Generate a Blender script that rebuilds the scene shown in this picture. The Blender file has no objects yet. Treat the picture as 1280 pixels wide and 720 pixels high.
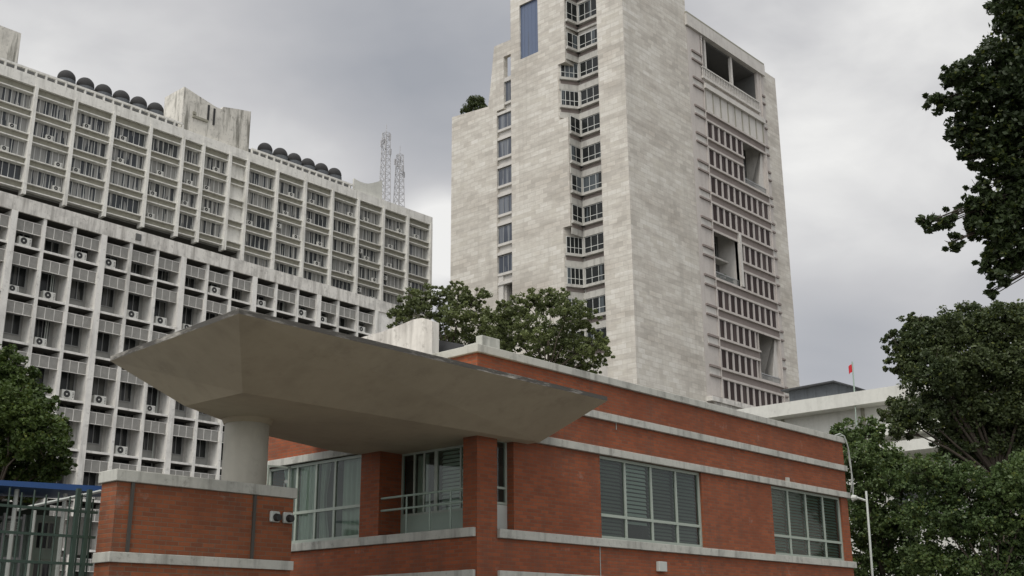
import bpy, math, random
import numpy as np
from mathutils import Vector, Matrix

# ------------------------------------------------------------------ camera
scene = bpy.context.scene
F = 1442.58
YAW, PIT, ROLL = 0.73048911, 0.29500475, -0.00689442
EYE = Vector((0, 0, 1.6))
fw = Vector((math.cos(PIT)*math.cos(YAW), math.cos(PIT)*math.sin(YAW), math.sin(PIT)))
rt = Vector((math.sin(YAW), -math.cos(YAW), 0))
up = rt.cross(fw)
R2 = rt*math.cos(ROLL) + up*math.sin(ROLL)
U2 = -rt*math.sin(ROLL) + up*math.cos(ROLL)
cam = bpy.data.cameras.new('camera')
camo = bpy.data.objects.new('camera', cam)
scene.collection.objects.link(camo)
M3 = Matrix((R2, U2, -fw)).transposed()
camo.matrix_world = Matrix.Translation(EYE) @ M3.to_4x4()
cam.sensor_width = 36
cam.lens = 36*F/1280
cam.clip_start = 0.1
cam.clip_end = 6000
scene.camera = camo

def at(x, y, depth):
    """photo direction + distance -> world point (trees and small things)"""
    return EYE + (fw*F + R2*(x-640) - U2*(y-360))*(depth/F)

# ------------------------------------------------------------------ world, sun, exposure
SUN_EL, SUN_AZ = math.radians(56), math.radians(198)      # direction TO the sun, azimuth from +X
world = bpy.data.worlds.new('World')
scene.world = world
world.use_nodes = True
wt = world.node_tree
wt.nodes.clear()
def wn(t, **k):
    n = wt.nodes.new(t)
    for a, b in k.items(): setattr(n, a, b)
    return n
def wl(a, b): wt.links.new(a, b)
def wmath(op, a, b=None, clamp=False):
    n = wn('ShaderNodeMath', operation=op, use_clamp=clamp)
    for i, v in enumerate((a, b)):
        if v is None: continue
        if isinstance(v, (int, float)): n.inputs[i].default_value = v
        else: wl(v, n.inputs[i])
    return n.outputs[0]
tc = wn('ShaderNodeTexCoord')
sky = wn('ShaderNodeTexSky', sky_type='NISHITA', sun_disc=False)
sky.sun_elevation = SUN_EL
sky.sun_rotation = math.radians(90) - SUN_AZ
bgs = wn('ShaderNodeBackground'); bgs.inputs[1].default_value = 0.05
wl(sky.outputs[0], bgs.inputs[0])
# overcast cloud deck
mp = wn('ShaderNodeMapping'); mp.inputs['Scale'].default_value = (1.0, 1.0, 1.9)
mp.inputs['Location'].default_value = (0.35, 0.1, 0.2)
wl(tc.outputs['Generated'], mp.inputs[0])
n1 = wn('ShaderNodeTexNoise'); n1.inputs['Scale'].default_value = 2.6; n1.inputs['Detail'].default_value = 5
n1.inputs['Roughness'].default_value = 0.5; n1.inputs['Distortion'].default_value = 0.35
wl(mp.outputs[0], n1.inputs[0])
n2 = wn('ShaderNodeTexNoise'); n2.inputs['Scale'].default_value = 7.5; n2.inputs['Detail'].default_value = 6
n2.inputs['Distortion'].default_value = 0.5
wl(mp.outputs[0], n2.inputs[0])
v = wmath('ADD', wmath('MULTIPLY', n1.outputs[0], 0.75), wmath('MULTIPLY', n2.outputs[0], 0.25))
v = wmath('MULTIPLY', wmath('SUBTRACT', v, 0.5), 1.7)
def blob(px, py, amp, power):
    """a brighter / darker bank of cloud in one compass direction"""
    global v
    d = (fw*F + R2*(px-640) - U2*(py-360)).normalized()
    dp = wn('ShaderNodeVectorMath', operation='DOT_PRODUCT')
    wl(tc.outputs['Generated'], dp.inputs[0]); dp.inputs[1].default_value = d
    g = wmath('POWER', wmath('MAXIMUM', dp.outputs['Value'], 0.0), power)
    # wobble the bank's edge
    g = wmath('MULTIPLY', g, wmath('ADD', wmath('MULTIPLY', n2.outputs[0], 1.4), 0.3))
    v = wmath('ADD', v, wmath('MULTIPLY', g, amp))
blob(60, 70, 0.14, 60)
blob(500, 60, -0.34, 90)
blob(556, 300, 1.3, 1500)
blob(940, 120, 0.14, 120)
blob(390, 190, 0.30, 500)
blob(1000, 250, 0.12, 300)
blob(1010, 90, 0.16, 90)
blob(1040, 440, -0.30, 300)
blob(760, 20, -0.1, 200)
blob(1240, 30, 0.15, 100)
cr = wn('ShaderNodeValToRGB')
e = cr.color_ramp.elements
e[0].position = 0.0; e[0].color = (0.35, 0.365, 0.40, 1)
e[1].position = 1.0; e[1].color = (0.84, 0.835, 0.82, 1)
m = cr.color_ramp.elements.new(0.5); m.color = (0.54, 0.54, 0.555, 1)
wl(wmath('ADD', v, 0.5, True), cr.inputs[0])
# overcast zenith is brighter than the horizon (CIE overcast)
sep = wn('ShaderNodeSeparateXYZ'); wl(tc.outputs['Generated'], sep.inputs[0])
zen = wn('ShaderNodeMapRange', interpolation_type='SMOOTHSTEP')
zen.inputs['From Min'].default_value = 0.52; zen.inputs['From Max'].default_value = 0.95
zen.inputs['To Min'].default_value = 1.0; zen.inputs['To Max'].default_value = 2.3
wl(sep.outputs[2], zen.inputs[0])
# the deck glows round the hidden sun
gd = wn('ShaderNodeVectorMath', operation='DOT_PRODUCT'); wl(tc.outputs['Generated'], gd.inputs[0])
gd.inputs[1].default_value = Vector((math.cos(SUN_AZ)*0.85, math.sin(SUN_AZ)*0.85, 0.5)).normalized()
glow = wmath('MULTIPLY', wmath('POWER', wmath('MAXIMUM', gd.outputs['Value'], 0.0), 2.0), 1.5)
bgc = wn('ShaderNodeBackground'); wl(cr.outputs[0], bgc.inputs[0]); wl(wmath('ADD', zen.outputs[0], glow), bgc.inputs[1])
mixs = wn('ShaderNodeMixShader'); mixs.inputs[0].default_value = 0.94
wl(bgs.outputs[0], mixs.inputs[1]); wl(bgc.outputs[0], mixs.inputs[2])
wo = wn('ShaderNodeOutputWorld'); wl(mixs.outputs[0], wo.inputs[0])

sl = bpy.data.lights.new('sun', 'SUN')
sl.energy = 1.5
sl.angle = math.radians(22)
sl.color = (1.0, 0.94, 0.85)
slo = bpy.data.objects.new('sun', sl)
sd = Vector((math.cos(SUN_EL)*math.cos(SUN_AZ), math.cos(SUN_EL)*math.sin(SUN_AZ), math.sin(SUN_EL)))
slo.rotation_euler = sd.to_track_quat('Z', 'Y').to_euler()
slo.location = (0, 0, 120)
scene.collection.objects.link(slo)

scene.view_settings.view_transform = 'Standard'
scene.view_settings.look = 'None'
scene.view_settings.gamma = 1
scene.view_settings.exposure = 0.12
scene.render.engine = 'CYCLES'

# ------------------------------------------------------------------ materials
def mat(name):
    m = bpy.data.materials.new(name); m.use_nodes = True
    nt = m.node_tree
    return m, nt, nt.nodes['Principled BSDF']
def N(nt, t, **k):
    n = nt.nodes.new(t)
    for a, b in k.items(): setattr(n, a, b)
    return n
def noise(nt, vec, scale, detail=4, rough=0.55, sc=None, dist=0.0):
    if sc is not None:
        m = N(nt, 'ShaderNodeMapping'); m.inputs['Scale'].default_value = sc
        nt.links.new(vec, m.inputs[0]); vec = m.outputs[0]
    n = N(nt, 'ShaderNodeTexNoise')
    n.inputs['Scale'].default_value = scale; n.inputs['Detail'].default_value = detail
    n.inputs['Roughness'].default_value = rough; n.inputs['Distortion'].default_value = dist
    nt.links.new(vec, n.inputs[0])
    return n.outputs[0]
def ramp(nt, fac, a, b):
    r = N(nt, 'ShaderNodeMapRange', clamp=True)
    r.inputs['From Min'].default_value = a; r.inputs['From Max'].default_value = b
    nt.links.new(fac, r.inputs[0])
    return r.outputs[0]
def mix(nt, fac, a, b, mode='MIX'):
    m = N(nt, 'ShaderNodeMix', data_type='RGBA', blend_type=mode)
    for i, v in ((0, fac), (6, a), (7, b)):
        if isinstance(v, (int, float)): m.inputs[i].default_value = v
        elif isinstance(v, tuple): m.inputs[i].default_value = (*v[:3], 1)
        else: nt.links.new(v, m.inputs[i])
    return m.outputs[2]
def mth(nt, op, a, b=None):
    n = N(nt, 'ShaderNodeMath', operation=op)
    for i, v in enumerate((a, b)):
        if v is None: continue
        if isinstance(v, (int, float)): n.inputs[i].default_value = v
        else: nt.links.new(v, n.inputs[i])
    return n.outputs[0]
def bump(nt, bs, h, strength=0.3, dist=0.02):
    b = N(nt, 'ShaderNodeBump'); b.inputs['Strength'].default_value = strength; b.inputs['Distance'].default_value = dist
    nt.links.new(h, b.inputs['Height']); nt.links.new(b.outputs[0], bs.inputs['Normal'])
def objco(nt):
    return N(nt, 'ShaderNodeTexCoord').outputs['Object']
def wallco(nt):
    """vector (run along the wall, height, 0) from object coordinates and the face direction"""
    o = objco(nt)
    s = N(nt, 'ShaderNodeSeparateXYZ'); nt.links.new(o, s.inputs[0])
    g = N(nt, 'ShaderNodeNewGeometry')
    gs = N(nt, 'ShaderNodeSeparateXYZ'); nt.links.new(g.outputs['True Normal'], gs.inputs[0])
    ux = mth(nt, 'MULTIPLY', s.outputs[0], mth(nt, 'ROUND', mth(nt, 'ABSOLUTE', gs.outputs[1])))
    uy = mth(nt, 'MULTIPLY', s.outputs[1], mth(nt, 'ROUND', mth(nt, 'ABSOLUTE', gs.outputs[0])))
    c = N(nt, 'ShaderNodeCombineXYZ')
    nt.links.new(mth(nt, 'ADD', ux, uy), c.inputs[0]); nt.links.new(s.outputs[2], c.inputs[1])
    return c.outputs[0], o

def concrete(name, col, stain=0.45, scol=(0.10, 0.10, 0.09), scale=1.0, rough=0.85, thr=(0.5, 0.72)):
    m, nt, bs = mat(name)
    o = objco(nt)
    a = noise(nt, o, 0.9*scale, 6, 0.6)
    b = noise(nt, o, 2.2*scale, 5, 0.65, (1, 1, 0.12))
    c = noise(nt, o, 9*scale, 4, 0.6)
    f = mix(nt, mth(nt, 'MULTIPLY', ramp(nt, b, *thr), stain), col, scol)
    f = mix(nt, mth(nt, 'MULTIPLY', ramp(nt, a, 0.48, 0.75), stain*0.8), f, tuple(x*0.45 for x in col))
    f = mix(nt, mth(nt, 'MULTIPLY', ramp(nt, c, 0.35, 0.7), 0.22), f, tuple(x*0.72 for x in col))
    sp = noise(nt, o, 3.6*scale, 8, 0.75)
    f = mix(nt, mth(nt, 'MULTIPLY', ramp(nt, sp, 0.56, 0.66), stain*0.6), f, scol)
    nt.links.new(f, bs.inputs['Base Color'])
    bs.inputs['Roughness'].default_value = rough
    bump(nt, bs, c, 0.25, 0.01)
    return m

def plain(name, col, rough=0.6, metal=0.0, var=0.15, scale=3.0):
    m, nt, bs = mat(name)
    n = noise(nt, objco(nt), scale, 4)
    nt.links.new(mix(nt, mth(nt, 'MULTIPLY', n, var*2), col, tuple(x*0.6 for x in col)), bs.inputs['Base Color'])
    bs.inputs['Roughness'].default_value = rough; bs.inputs['Metallic'].default_value = metal
    return m

def stone_mat():
    m, nt, bs = mat('stone_cladding')
    w, o = wallco(nt)
    br = N(nt, 'ShaderNodeTexBrick'); br.offset = 0.5
    nt.links.new(w, br.inputs[0])
    br.inputs['Color1'].default_value = (0.26, 0.26, 0.26, 1); br.inputs['Color2'].default_value = (0.72, 0.72, 0.72, 1)
    br.inputs['Mortar'].default_value = (0.12, 0.12, 0.12, 1)
    br.inputs['Scale'].default_value = 1; br.inputs['Mortar Size'].default_value = 0.026
    br.inputs['Brick Width'].default_value = 1.35; br.inputs['Row Height'].default_value = 0.62
    big = noise(nt, w, 0.10, 8, 0.72, (0.8, 2.2, 1))
    mid = noise(nt, w, 0.55, 7, 0.78, (0.30, 2.8, 1))
    fine = noise(nt, o, 2.0, 4, 0.65)
    f = mix(nt, ramp(nt, mid, 0.3, 0.7), (0.49, 0.465, 0.41), (0.65, 0.625, 0.565))
    f = mix(nt, mth(nt, 'MULTIPLY', ramp(nt, big, 0.46, 0.62), 0.55), f, (0.35, 0.31, 0.26))
    f = mix(nt, 0.30, f, br.outputs[0], 'OVERLAY')
    f = mix(nt, mth(nt, 'MULTIPLY', ramp(nt, fine, 0.45, 0.75), 0.28), f, (0.36, 0.335, 0.29))
    st = noise(nt, w, 0.55, 5, 0.6, (1, 0.06, 1))
    f = mix(nt, mth(nt, 'MULTIPLY', ramp(nt, st, 0.52, 0.75), 0.32), f, (0.25, 0.235, 0.205))
    nt.links.new(f, bs.inputs['Base Color']); bs.inputs['Roughness'].default_value = 0.8
    return m

def brick_mat(name, c1, c2, mortar, scale=1.0):
    m, nt, bs = mat(name)
    w, o = wallco(nt)
    br = N(nt, 'ShaderNodeTexBrick'); br.offset = 0.5
    nt.links.new(w, br.inputs[0])
    br.inputs['Color1'].default_value = (*c1, 1); br.inputs['Color2'].default_value = (*c2, 1)
    br.inputs['Mortar'].default_value = (*mortar, 1)
    br.inputs['Scale'].default_value = scale; br.inputs['Mortar Size'].default_value = 0.008
    br.inputs['Brick Width'].default_value = 0.25; br.inputs['Row Height'].default_value = 0.078
    br.inputs['Bias'].default_value = -0.1; br.inputs['Mortar Smooth'].default_value = 0.3
    a = noise(nt, w, 0.6, 5, 0.65)
    b = noise(nt, w, 2.4, 6, 0.7, (1, 0.16, 1))
    f = mix(nt, mth(nt, 'MULTIPLY', ramp(nt, a, 0.42, 0.72), 0.65), br.outputs[0], tuple(x*0.55 for x in c1))
    f = mix(nt, mth(nt, 'MULTIPLY', ramp(nt, b, 0.50, 0.72), 0.5), f, (0.09, 0.055, 0.04))
    eff = noise(nt, w, 1.6, 6, 0.7)
    f = mix(nt, mth(nt, 'MULTIPLY', ramp(nt, eff, 0.62, 0.75), 0.35), f, (0.42, 0.33, 0.28))
    nt.links.new(f, bs.inputs['Base Color']); bs.inputs['Roughness'].default_value = 0.85
    bump(nt, bs, mth(nt, 'SUBTRACT', 1.0, br.outputs['Fac']), 0.5, 0.008)
    return m

def screen_mat():
    """pierced concrete screen block: small dark holes in a grid"""
    m, nt, bs = mat('pierced_screen_block')
    w, o = wallco(nt)
    s = N(nt, 'ShaderNodeSeparateXYZ'); nt.links.new(w, s.inputs[0])
    def tri(v, p): return mth(nt, 'PINGPONG', mth(nt, 'ADD', v, 50.0), p)
    hx = ramp(nt, tri(s.outputs[0], 0.04), 0.010, 0.018); hz = ramp(nt, tri(s.outputs[1], 0.04), 0.010, 0.018)
    hole = mth(nt, 'MULTIPLY', hx, hz)
    n = noise(nt, o, 3.0, 4)
    f = mix(nt, n, (0.42, 0.41, 0.375), (0.27, 0.265, 0.245))
    f = mix(nt, mth(nt, 'MULTIPLY', hole, 0.7), f, (0.03, 0.03, 0.03))
    nt.links.new(f, bs.inputs['Base Color']); bs.inputs['Roughness'].default_value = 0.9
    return m

def far_glass(name, dark, curtain, cfac=0.5, freq=1.6, rough=0.12, spec=0.45):
    """glazing with drawn curtains or blinds close behind it"""
    m, nt, bs = mat(name)
    o = objco(nt)
    oi = N(nt, 'ShaderNodeObjectInfo')
    ad = N(nt, 'ShaderNodeVectorMath', operation='ADD')
    sc = N(nt, 'ShaderNodeVectorMath', operation='SCALE'); sc.inputs['Scale'].default_value = 57
    cb = N(nt, 'ShaderNodeCombineXYZ'); nt.links.new(oi.outputs['Random'], cb.inputs[0])
    nt.links.new(cb.outputs[0], sc.inputs[0])
    nt.links.new(o, ad.inputs[0]); nt.links.new(sc.outputs[0], ad.inputs[1])
    n = noise(nt, ad.outputs[0], freq, 2, 0.5, (1, 0.02, 0.06))
    folds = noise(nt, ad.outputs[0], 9.0, 2, 0.5, (1, 0.02, 0.02))
    cur = mix(nt, folds, curtain, tuple(x*0.35 for x in curtain))
    th = mth(nt, 'ADD', mth(nt, 'MULTIPLY', oi.outputs['Random'], 0.18), 0.50-cfac*0.2)
    k = mth(nt, 'GREATER_THAN', n, th)
    nt.links.new(mix(nt, k, dark, cur), bs.inputs['Base Color'])
    bs.inputs['Roughness'].default_value = rough
    bs.inputs['Specular IOR Level'].default_value = spec
    return m

def glass_mat(name, tint=(0.62, 0.70, 0.66), dirt=0.12):
    m, nt, bs = mat(name)
    out = nt.nodes['Material Output']
    tr = N(nt, 'ShaderNodeBsdfTransparent'); tr.inputs[0].default_value = (*tint, 1)
    gl = N(nt, 'ShaderNodeBsdfGlossy'); gl.inputs['Roughness'].default_value = 0.04
    gl.inputs[0].default_value = (0.85, 0.9, 0.88, 1)
    fr = N(nt, 'ShaderNodeFresnel'); fr.inputs[0].default_value = 1.6
    a = N(nt, 'ShaderNodeMixShader'); nt.links.new(fr.outputs[0], a.inputs[0])
    nt.links.new(tr.outputs[0], a.inputs[1]); nt.links.new(gl.outputs[0], a.inputs[2])
    df = N(nt, 'ShaderNodeBsdfDiffuse'); df.inputs[0].default_value = (0.30, 0.33, 0.29, 1)
    b = N(nt, 'ShaderNodeMixShader')
    n = noise(nt, objco(nt), 1.7, 5, 0.6)
    nt.links.new(mth(nt, 'MULTIPLY', n, dirt*2), b.inputs[0])
    nt.links.new(a.outputs[0], b.inputs[1]); nt.links.new(df.outputs[0], b.inputs[2])
    nt.links.new(b.outputs[0], out.inputs[0])
    nt.nodes.remove(bs)
    return m

def leaf_mat(name, c1, c2, yellow=(0.12, 0.14, 0.02)):
    m, nt, bs = mat(name)
    out = nt.nodes['Material Output']
    g = N(nt, 'ShaderNodeNewGeometry')
    n = noise(nt, objco(nt), 0.45, 3, 0.6)
    f = mix(nt, ramp(nt, n, 0.35, 0.65), c1, c2)
    f = mix(nt, mth(nt, 'MULTIPLY', g.outputs['Random Per Island'], 0.5), f, tuple(x*0.55 for x in c1))
    f = mix(nt, mth(nt, 'MULTIPLY', mth(nt, 'GREATER_THAN', g.outputs['Random Per Island'], 0.93), 0.6), f, yellow)
    nt.links.new(f, bs.inputs['Base Color'])
    bs.inputs['Roughness'].default_value = 0.5
    bs.inputs['Specular IOR Level'].default_value = 0.35
    tl = N(nt, 'ShaderNodeBsdfTranslucent'); nt.links.new(f, tl.inputs[0])
    mx = N(nt, 'ShaderNodeMixShader'); mx.inputs[0].default_value = 0.25
    nt.links.new(bs.outputs[0], mx.inputs[1]); nt.links.new(tl.outputs[0], mx.inputs[2])
    nt.links.new(mx.outputs[0], out.inputs[0])
    return m

def edge_mat():
    """canopy lip: pale paint flaking off black mould"""
    m, nt, bs = mat('mouldy_painted_lip')
    o = objco(nt)
    a = noise(nt, o, 0.55, 3, 0.6); b = noise(nt, o, 5, 6, 0.75, (0.5, 0.5, 3.5))
    k = ramp(nt, mth(nt, 'ADD', mth(nt, 'MULTIPLY', a, 0.6), mth(nt, 'MULTIPLY', b, 0.4)), 0.49, 0.60)
    f = mix(nt, k, (0.075, 0.07, 0.06), (0.42, 0.40, 0.35))
    nt.links.new(f, bs.inputs['Base Color']); bs.inputs['Roughness'].default_value = 0.9
    bump(nt, bs, b, 0.6, 0.02)
    return m

M = dict(
    conc_up=concrete('weathered_cream_concrete', (0.74, 0.73, 0.68), 0.45, (0.16, 0.155, 0.12), 0.6),
    conc_low=concrete('weathered_grey_concrete', (0.74, 0.725, 0.68), 0.6, (0.15, 0.145, 0.13), 0.7),
    spandrel=concrete('stained_shade_olive_paint', (0.30, 0.29, 0.235), 0.4, (0.12, 0.12, 0.08), 0.8),  # stained paint; the dark olive also holds the shade below the ledges
    par_low=concrete('streaked_parapet_concrete', (0.68, 0.66, 0.61), 0.8, (0.17, 0.155, 0.135), 1.1, thr=(0.46, 0.72)),
    roofbox=concrete('blackened_roof_plaster', (0.62, 0.60, 0.54), 0.95, (0.15, 0.145, 0.12), 0.55, thr=(0.50, 0.64)),
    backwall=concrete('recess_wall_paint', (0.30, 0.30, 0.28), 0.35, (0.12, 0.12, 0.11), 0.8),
    white_rend=concrete('white_render', (0.60, 0.60, 0.55), 0.30, (0.2, 0.2, 0.17), 0.5),
    band=concrete('brick_building_band_concrete', (0.47, 0.47, 0.42), 0.7, (0.13, 0.13, 0.11), 1.6),
    canopy=concrete('cream_canopy_plaster', (0.40, 0.345, 0.25), 0.40, (0.22, 0.185, 0.14), 0.5, thr=(0.50, 0.8)),
    column=concrete('cream_column_plaster', (0.47, 0.45, 0.38), 0.25, (0.2, 0.18, 0.15), 0.8),
    ribs=concrete('pale_precast_panel', (0.56, 0.54, 0.50), 0.35, (0.22, 0.2, 0.18), 0.5),
    ledge=concrete('greyed_ledge_concrete', (0.48, 0.47, 0.43), 0.5, (0.14, 0.13, 0.12), 0.7),
    pinkish=concrete('pinkish_precast', (0.50, 0.465, 0.43), 0.30, (0.22, 0.19, 0.17), 0.5),
    brownledge=concrete('brown_spandrel_tile', (0.25, 0.21, 0.19), 0.3, (0.1, 0.09, 0.08), 0.8),
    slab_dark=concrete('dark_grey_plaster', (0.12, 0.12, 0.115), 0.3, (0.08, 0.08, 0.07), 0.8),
    stone=stone_mat(),
    brick=brick_mat('red_facing_brick', (0.30, 0.078, 0.026), (0.20, 0.052, 0.019), (0.15, 0.095, 0.06)),
    brick_w=brick_mat('weathered_red_brick', (0.27, 0.080, 0.028), (0.17, 0.052, 0.021), (0.16, 0.11, 0.07)),
    screen=screen_mat(), shade_dark=plain('stained_shade_soffit', (0.055, 0.052, 0.045), 0.9), lip=edge_mat(),  # stained soffit colour, blackened to hold the shade of the slots
    glass_up=far_glass('curtained_office_glass', (0.035, 0.04, 0.045), (0.36, 0.36, 0.34), 0.55),
    glass_low=far_glass('dim_office_glass', (0.02, 0.022, 0.022), (0.13, 0.13, 0.12), 0.25, 1.6, 0.2, 0.3),
    glass_tower=far_glass('tower_dark_glass', (0.018, 0.02, 0.02), (0.12, 0.14, 0.15), 0.1, 0.6, 0.2, 0.25),
    glass_strip=far_glass('tower_curtained_glass', (0.07, 0.08, 0.10), (0.22, 0.24, 0.27), 0.5, 1.2),
    glass_brown=far_glass('tower_bronze_glass', (0.030, 0.018, 0.016), (0.09, 0.065, 0.06), 0.12, 0.6, 0.45, 0.15),
    glass_blue=far_glass('blue_curtain_wall_glass', (0.10, 0.13, 0.20), (0.15, 0.185, 0.26), 0.5, 0.5, 0.2),
    glass=glass_mat('window_glass', (0.70, 0.82, 0.76), 0.06),
    frame=plain('pale_green_window_frame', (0.36, 0.41, 0.35), 0.45),
    wframe=plain('white_window_frame', (0.60, 0.61, 0.58), 0.5),
    dframe=plain('grey_steel_frame', (0.28, 0.285, 0.28), 0.5),
    bronze=plain('pinkish_mullion', (0.47, 0.43, 0.40), 0.6),
    dark=plain('black_skylight_plastic', (0.03, 0.03, 0.03), 0.85, 0, 0.3, 2.0),
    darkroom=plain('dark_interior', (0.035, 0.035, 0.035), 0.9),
    room=plain('room_plaster', (0.16, 0.17, 0.15), 0.9),
    curtain=plain('pale_curtain_cloth', (0.58, 0.60, 0.54), 0.9, 0, 0.1, 6),
    blind=plain('slatted_blind', (0.22, 0.26, 0.22), 0.7, 0, 0.2, 5),
    blind_pale=plain('pale_slatted_blind', (0.70, 0.73, 0.68), 0.7, 0, 0.1, 5),
    steel=plain('galvanised_steel', (0.40, 0.41, 0.41), 0.45, 0.6),
    drain=plain('dark_painted_drainpipe', (0.06, 0.055, 0.045), 0.6),
    mast=plain('painted_mast_steel', (0.42, 0.42, 0.43), 0.6),
    rail=plain('painted_steel_rail', (0.30, 0.38, 0.32), 0.5),
    fence=plain('dark_green_fence_paint', (0.025, 0.05, 0.035), 0.5),
    tarp=plain('blue_tarpaulin', (0.03, 0.09, 0.25), 0.55, 0, 0.15, 2.0),
    ac=plain('cream_air_conditioner_plastic', (0.60, 0.60, 0.56), 0.5, 0, 0.2, 2),
    black=plain('black_grille', (0.02, 0.02, 0.02), 0.6),
    red=plain('red_flag_cloth', (0.55, 0.02, 0.03), 0.8),
    green=plain('green_flag_cloth', (0.01, 0.16, 0.06), 0.8),
    bark=plain('tree_bark', (0.085, 0.068, 0.05), 0.9, 0, 0.4, 6.0),
    pipe=plain('pale_plastic_pipe', (0.36, 0.38, 0.35), 0.5),
    sheet=plain('white_painted_board', (0.50, 0.52, 0.48), 0.6, 0, 0.3, 3),
    darkroof=concrete('dark_roofing_felt', (0.05, 0.052, 0.055), 0.4, (0.02, 0.02, 0.02), 1.0),
    clad=concrete('grey_corrugated_cladding', (0.10, 0.11, 0.12), 0.5, (0.03, 0.03, 0.03), 2.0),
    leaf_near=leaf_mat('dark_broad_leaves', (0.030, 0.048, 0.016), (0.050, 0.075, 0.022)),
    leaf_right=leaf_mat('deep_green_leaves', (0.048, 0.070, 0.026), (0.092, 0.118, 0.042)),
    leaf_low=leaf_mat('mid_green_leaves', (0.060, 0.100, 0.032), (0.105, 0.155, 0.046)),
    leaf_left=leaf_mat('bright_green_leaves', (0.050, 0.085, 0.018), (0.100, 0.145, 0.030)),
    leaf_mid=leaf_mat('feathery_green_leaves', (0.095, 0.120, 0.042), (0.155, 0.185, 0.062)),
)

# ------------------------------------------------------------------ mesh helpers
COL = scene.collection
class Fr:
    """wall frame: u runs along the wall, n goes into the wall, z up"""
    def __init__(s, ox, oy, deg=0.0):
        a = math.radians(deg); s.o = (ox, oy); s.U = (math.cos(a), math.sin(a)); s.N = (-math.sin(a), math.cos(a)); s.deg = deg
    def p(s, u, n, z):
        return (s.o[0]+s.U[0]*u+s.N[0]*n, s.o[1]+s.U[1]*u+s.N[1]*n, z)
W = Fr(0, 0, 0)
class MB:
    def __init__(s): s.v = []; s.f = []; s.m = []; s.mi = 0
    def quad(s, *ps):
        b = len(s.v); s.v += [tuple(p) for p in ps]; s.f.append(tuple(range(b, b+len(ps)))); s.m.append(s.mi)
    def box(s, fr, u0, u1, n0, n1, z0, z1):
        s.hexa([fr.p(u0, n0, z0), fr.p(u1, n0, z0), fr.p(u1, n1, z0), fr.p(u0, n1, z0),
                fr.p(u0, n0, z1), fr.p(u1, n0, z1), fr.p(u1, n1, z1), fr.p(u0, n1, z1)])
        return s
    def hexa(s, P):
        b = len(s.v); s.v += [tuple(p) for p in P]
        for q in ((0, 3, 2, 1), (4, 5, 6, 7), (0, 1, 5, 4), (1, 2, 6, 5), (2, 3, 7, 6), (3, 0, 4, 7)):
            s.f.append(tuple(b+i for i in q)); s.m.append(s.mi)
    def prism(s, pts, z0, z1):
        """vertical prism over a plan polygon"""
        n = len(pts); b = len(s.v)
        s.v += [(x, y, z0) for x, y in pts] + [(x, y, z1) for x, y in pts]
        s.f.append(tuple(b+i for i in reversed(range(n)))); s.m.append(s.mi)
        s.f.append(tuple(b+n+i for i in range(n))); s.m.append(s.mi)
        for i in range(n):
            j = (i+1) % n; s.f.append((b+i, b+j, b+n+j, b+n+i)); s.m.append(s.mi)
    def elev(s, fr, pts, n0, n1):
        """prism over an outline drawn on the wall (u, z)"""
        k = len(pts); b = len(s.v)
        s.v += [fr.p(u, n0, z) for u, z in pts] + [fr.p(u, n1, z) for u, z in pts]
        s.f.append(tuple(b+i for i in range(k))); s.m.append(s.mi)
        s.f.append(tuple(b+k+i for i in reversed(range(k)))); s.m.append(s.mi)
        for i in range(k):
            j = (i+1) % k; s.f.append((b+j, b+i, b+k+i, b+k+j)); s.m.append(s.mi)
    def tube(s, pts, r, seg=8, r2=None):
        pts = [Vector(p) for p in pts]; k = len(pts); b = len(s.v)
        for i, p in enumerate(pts):
            d = (pts[min(i+1, k-1)]-pts[max(i-1, 0)]).normalized()
            a = d.orthogonal().normalized() if i == 0 else (a - d*a.dot(d)).normalized()
            c = d.cross(a)
            rr = r if r2 is None else r + (r2-r)*i/(k-1)
            for q in range(seg):
                t = 2*math.pi*q/seg
                s.v.append(tuple(p + (a*math.cos(t)+c*math.sin(t))*rr))
        for i in range(k-1):
            for q in range(seg):
                w = (q+1) % seg
                s.f.append((b+i*seg+q, b+i*seg+w, b+(i+1)*seg+w, b+(i+1)*seg+q)); s.m.append(s.mi)
        s.f.append(tuple(b+q for q in reversed(range(seg)))); s.m.append(s.mi)
        s.f.append(tuple(b+(k-1)*seg+q for q in range(seg))); s.m.append(s.mi)
    def wall(s, fr, u0, u1, z0, z1, holes, n0=0.0, n1=0.3):
        """solid wall with rectangular openings (u0,u1,z0,z1)"""
        us = sorted({u0, u1, *[h[0] for h in holes], *[h[1] for h in holes]})
        us = [u for u in us if u0 <= u <= u1]
        for a, b in zip(us, us[1:]):
            hs = sorted((h[2], h[3]) for h in holes if h[0] < b-1e-6 and h[1] > a+1e-6)
            z = z0
            for c, d in hs:
                if c > z+1e-6: s.box(fr, a, b, n0, n1, z, c)
                z = max(z, d)
            if z < z1-1e-6: s.box(fr, a, b, n0, n1, z, z1)
    def mesh(s, name, mats):
        me = bpy.data.meshes.new(name)
        me.from_pydata(s.v, [], s.f)
        if not isinstance(mats, (list, tuple)): mats = [mats]
        for x in mats: me.materials.append(x)
        if len(mats) > 1: me.polygons.foreach_set('material_index', s.m)
        me.validate(); me.update()
        import bmesh
        bm = bmesh.new(); bm.from_mesh(me); bmesh.ops.recalc_face_normals(bm, faces=bm.faces); bm.to_mesh(me); bm.free()
        return me
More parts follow.
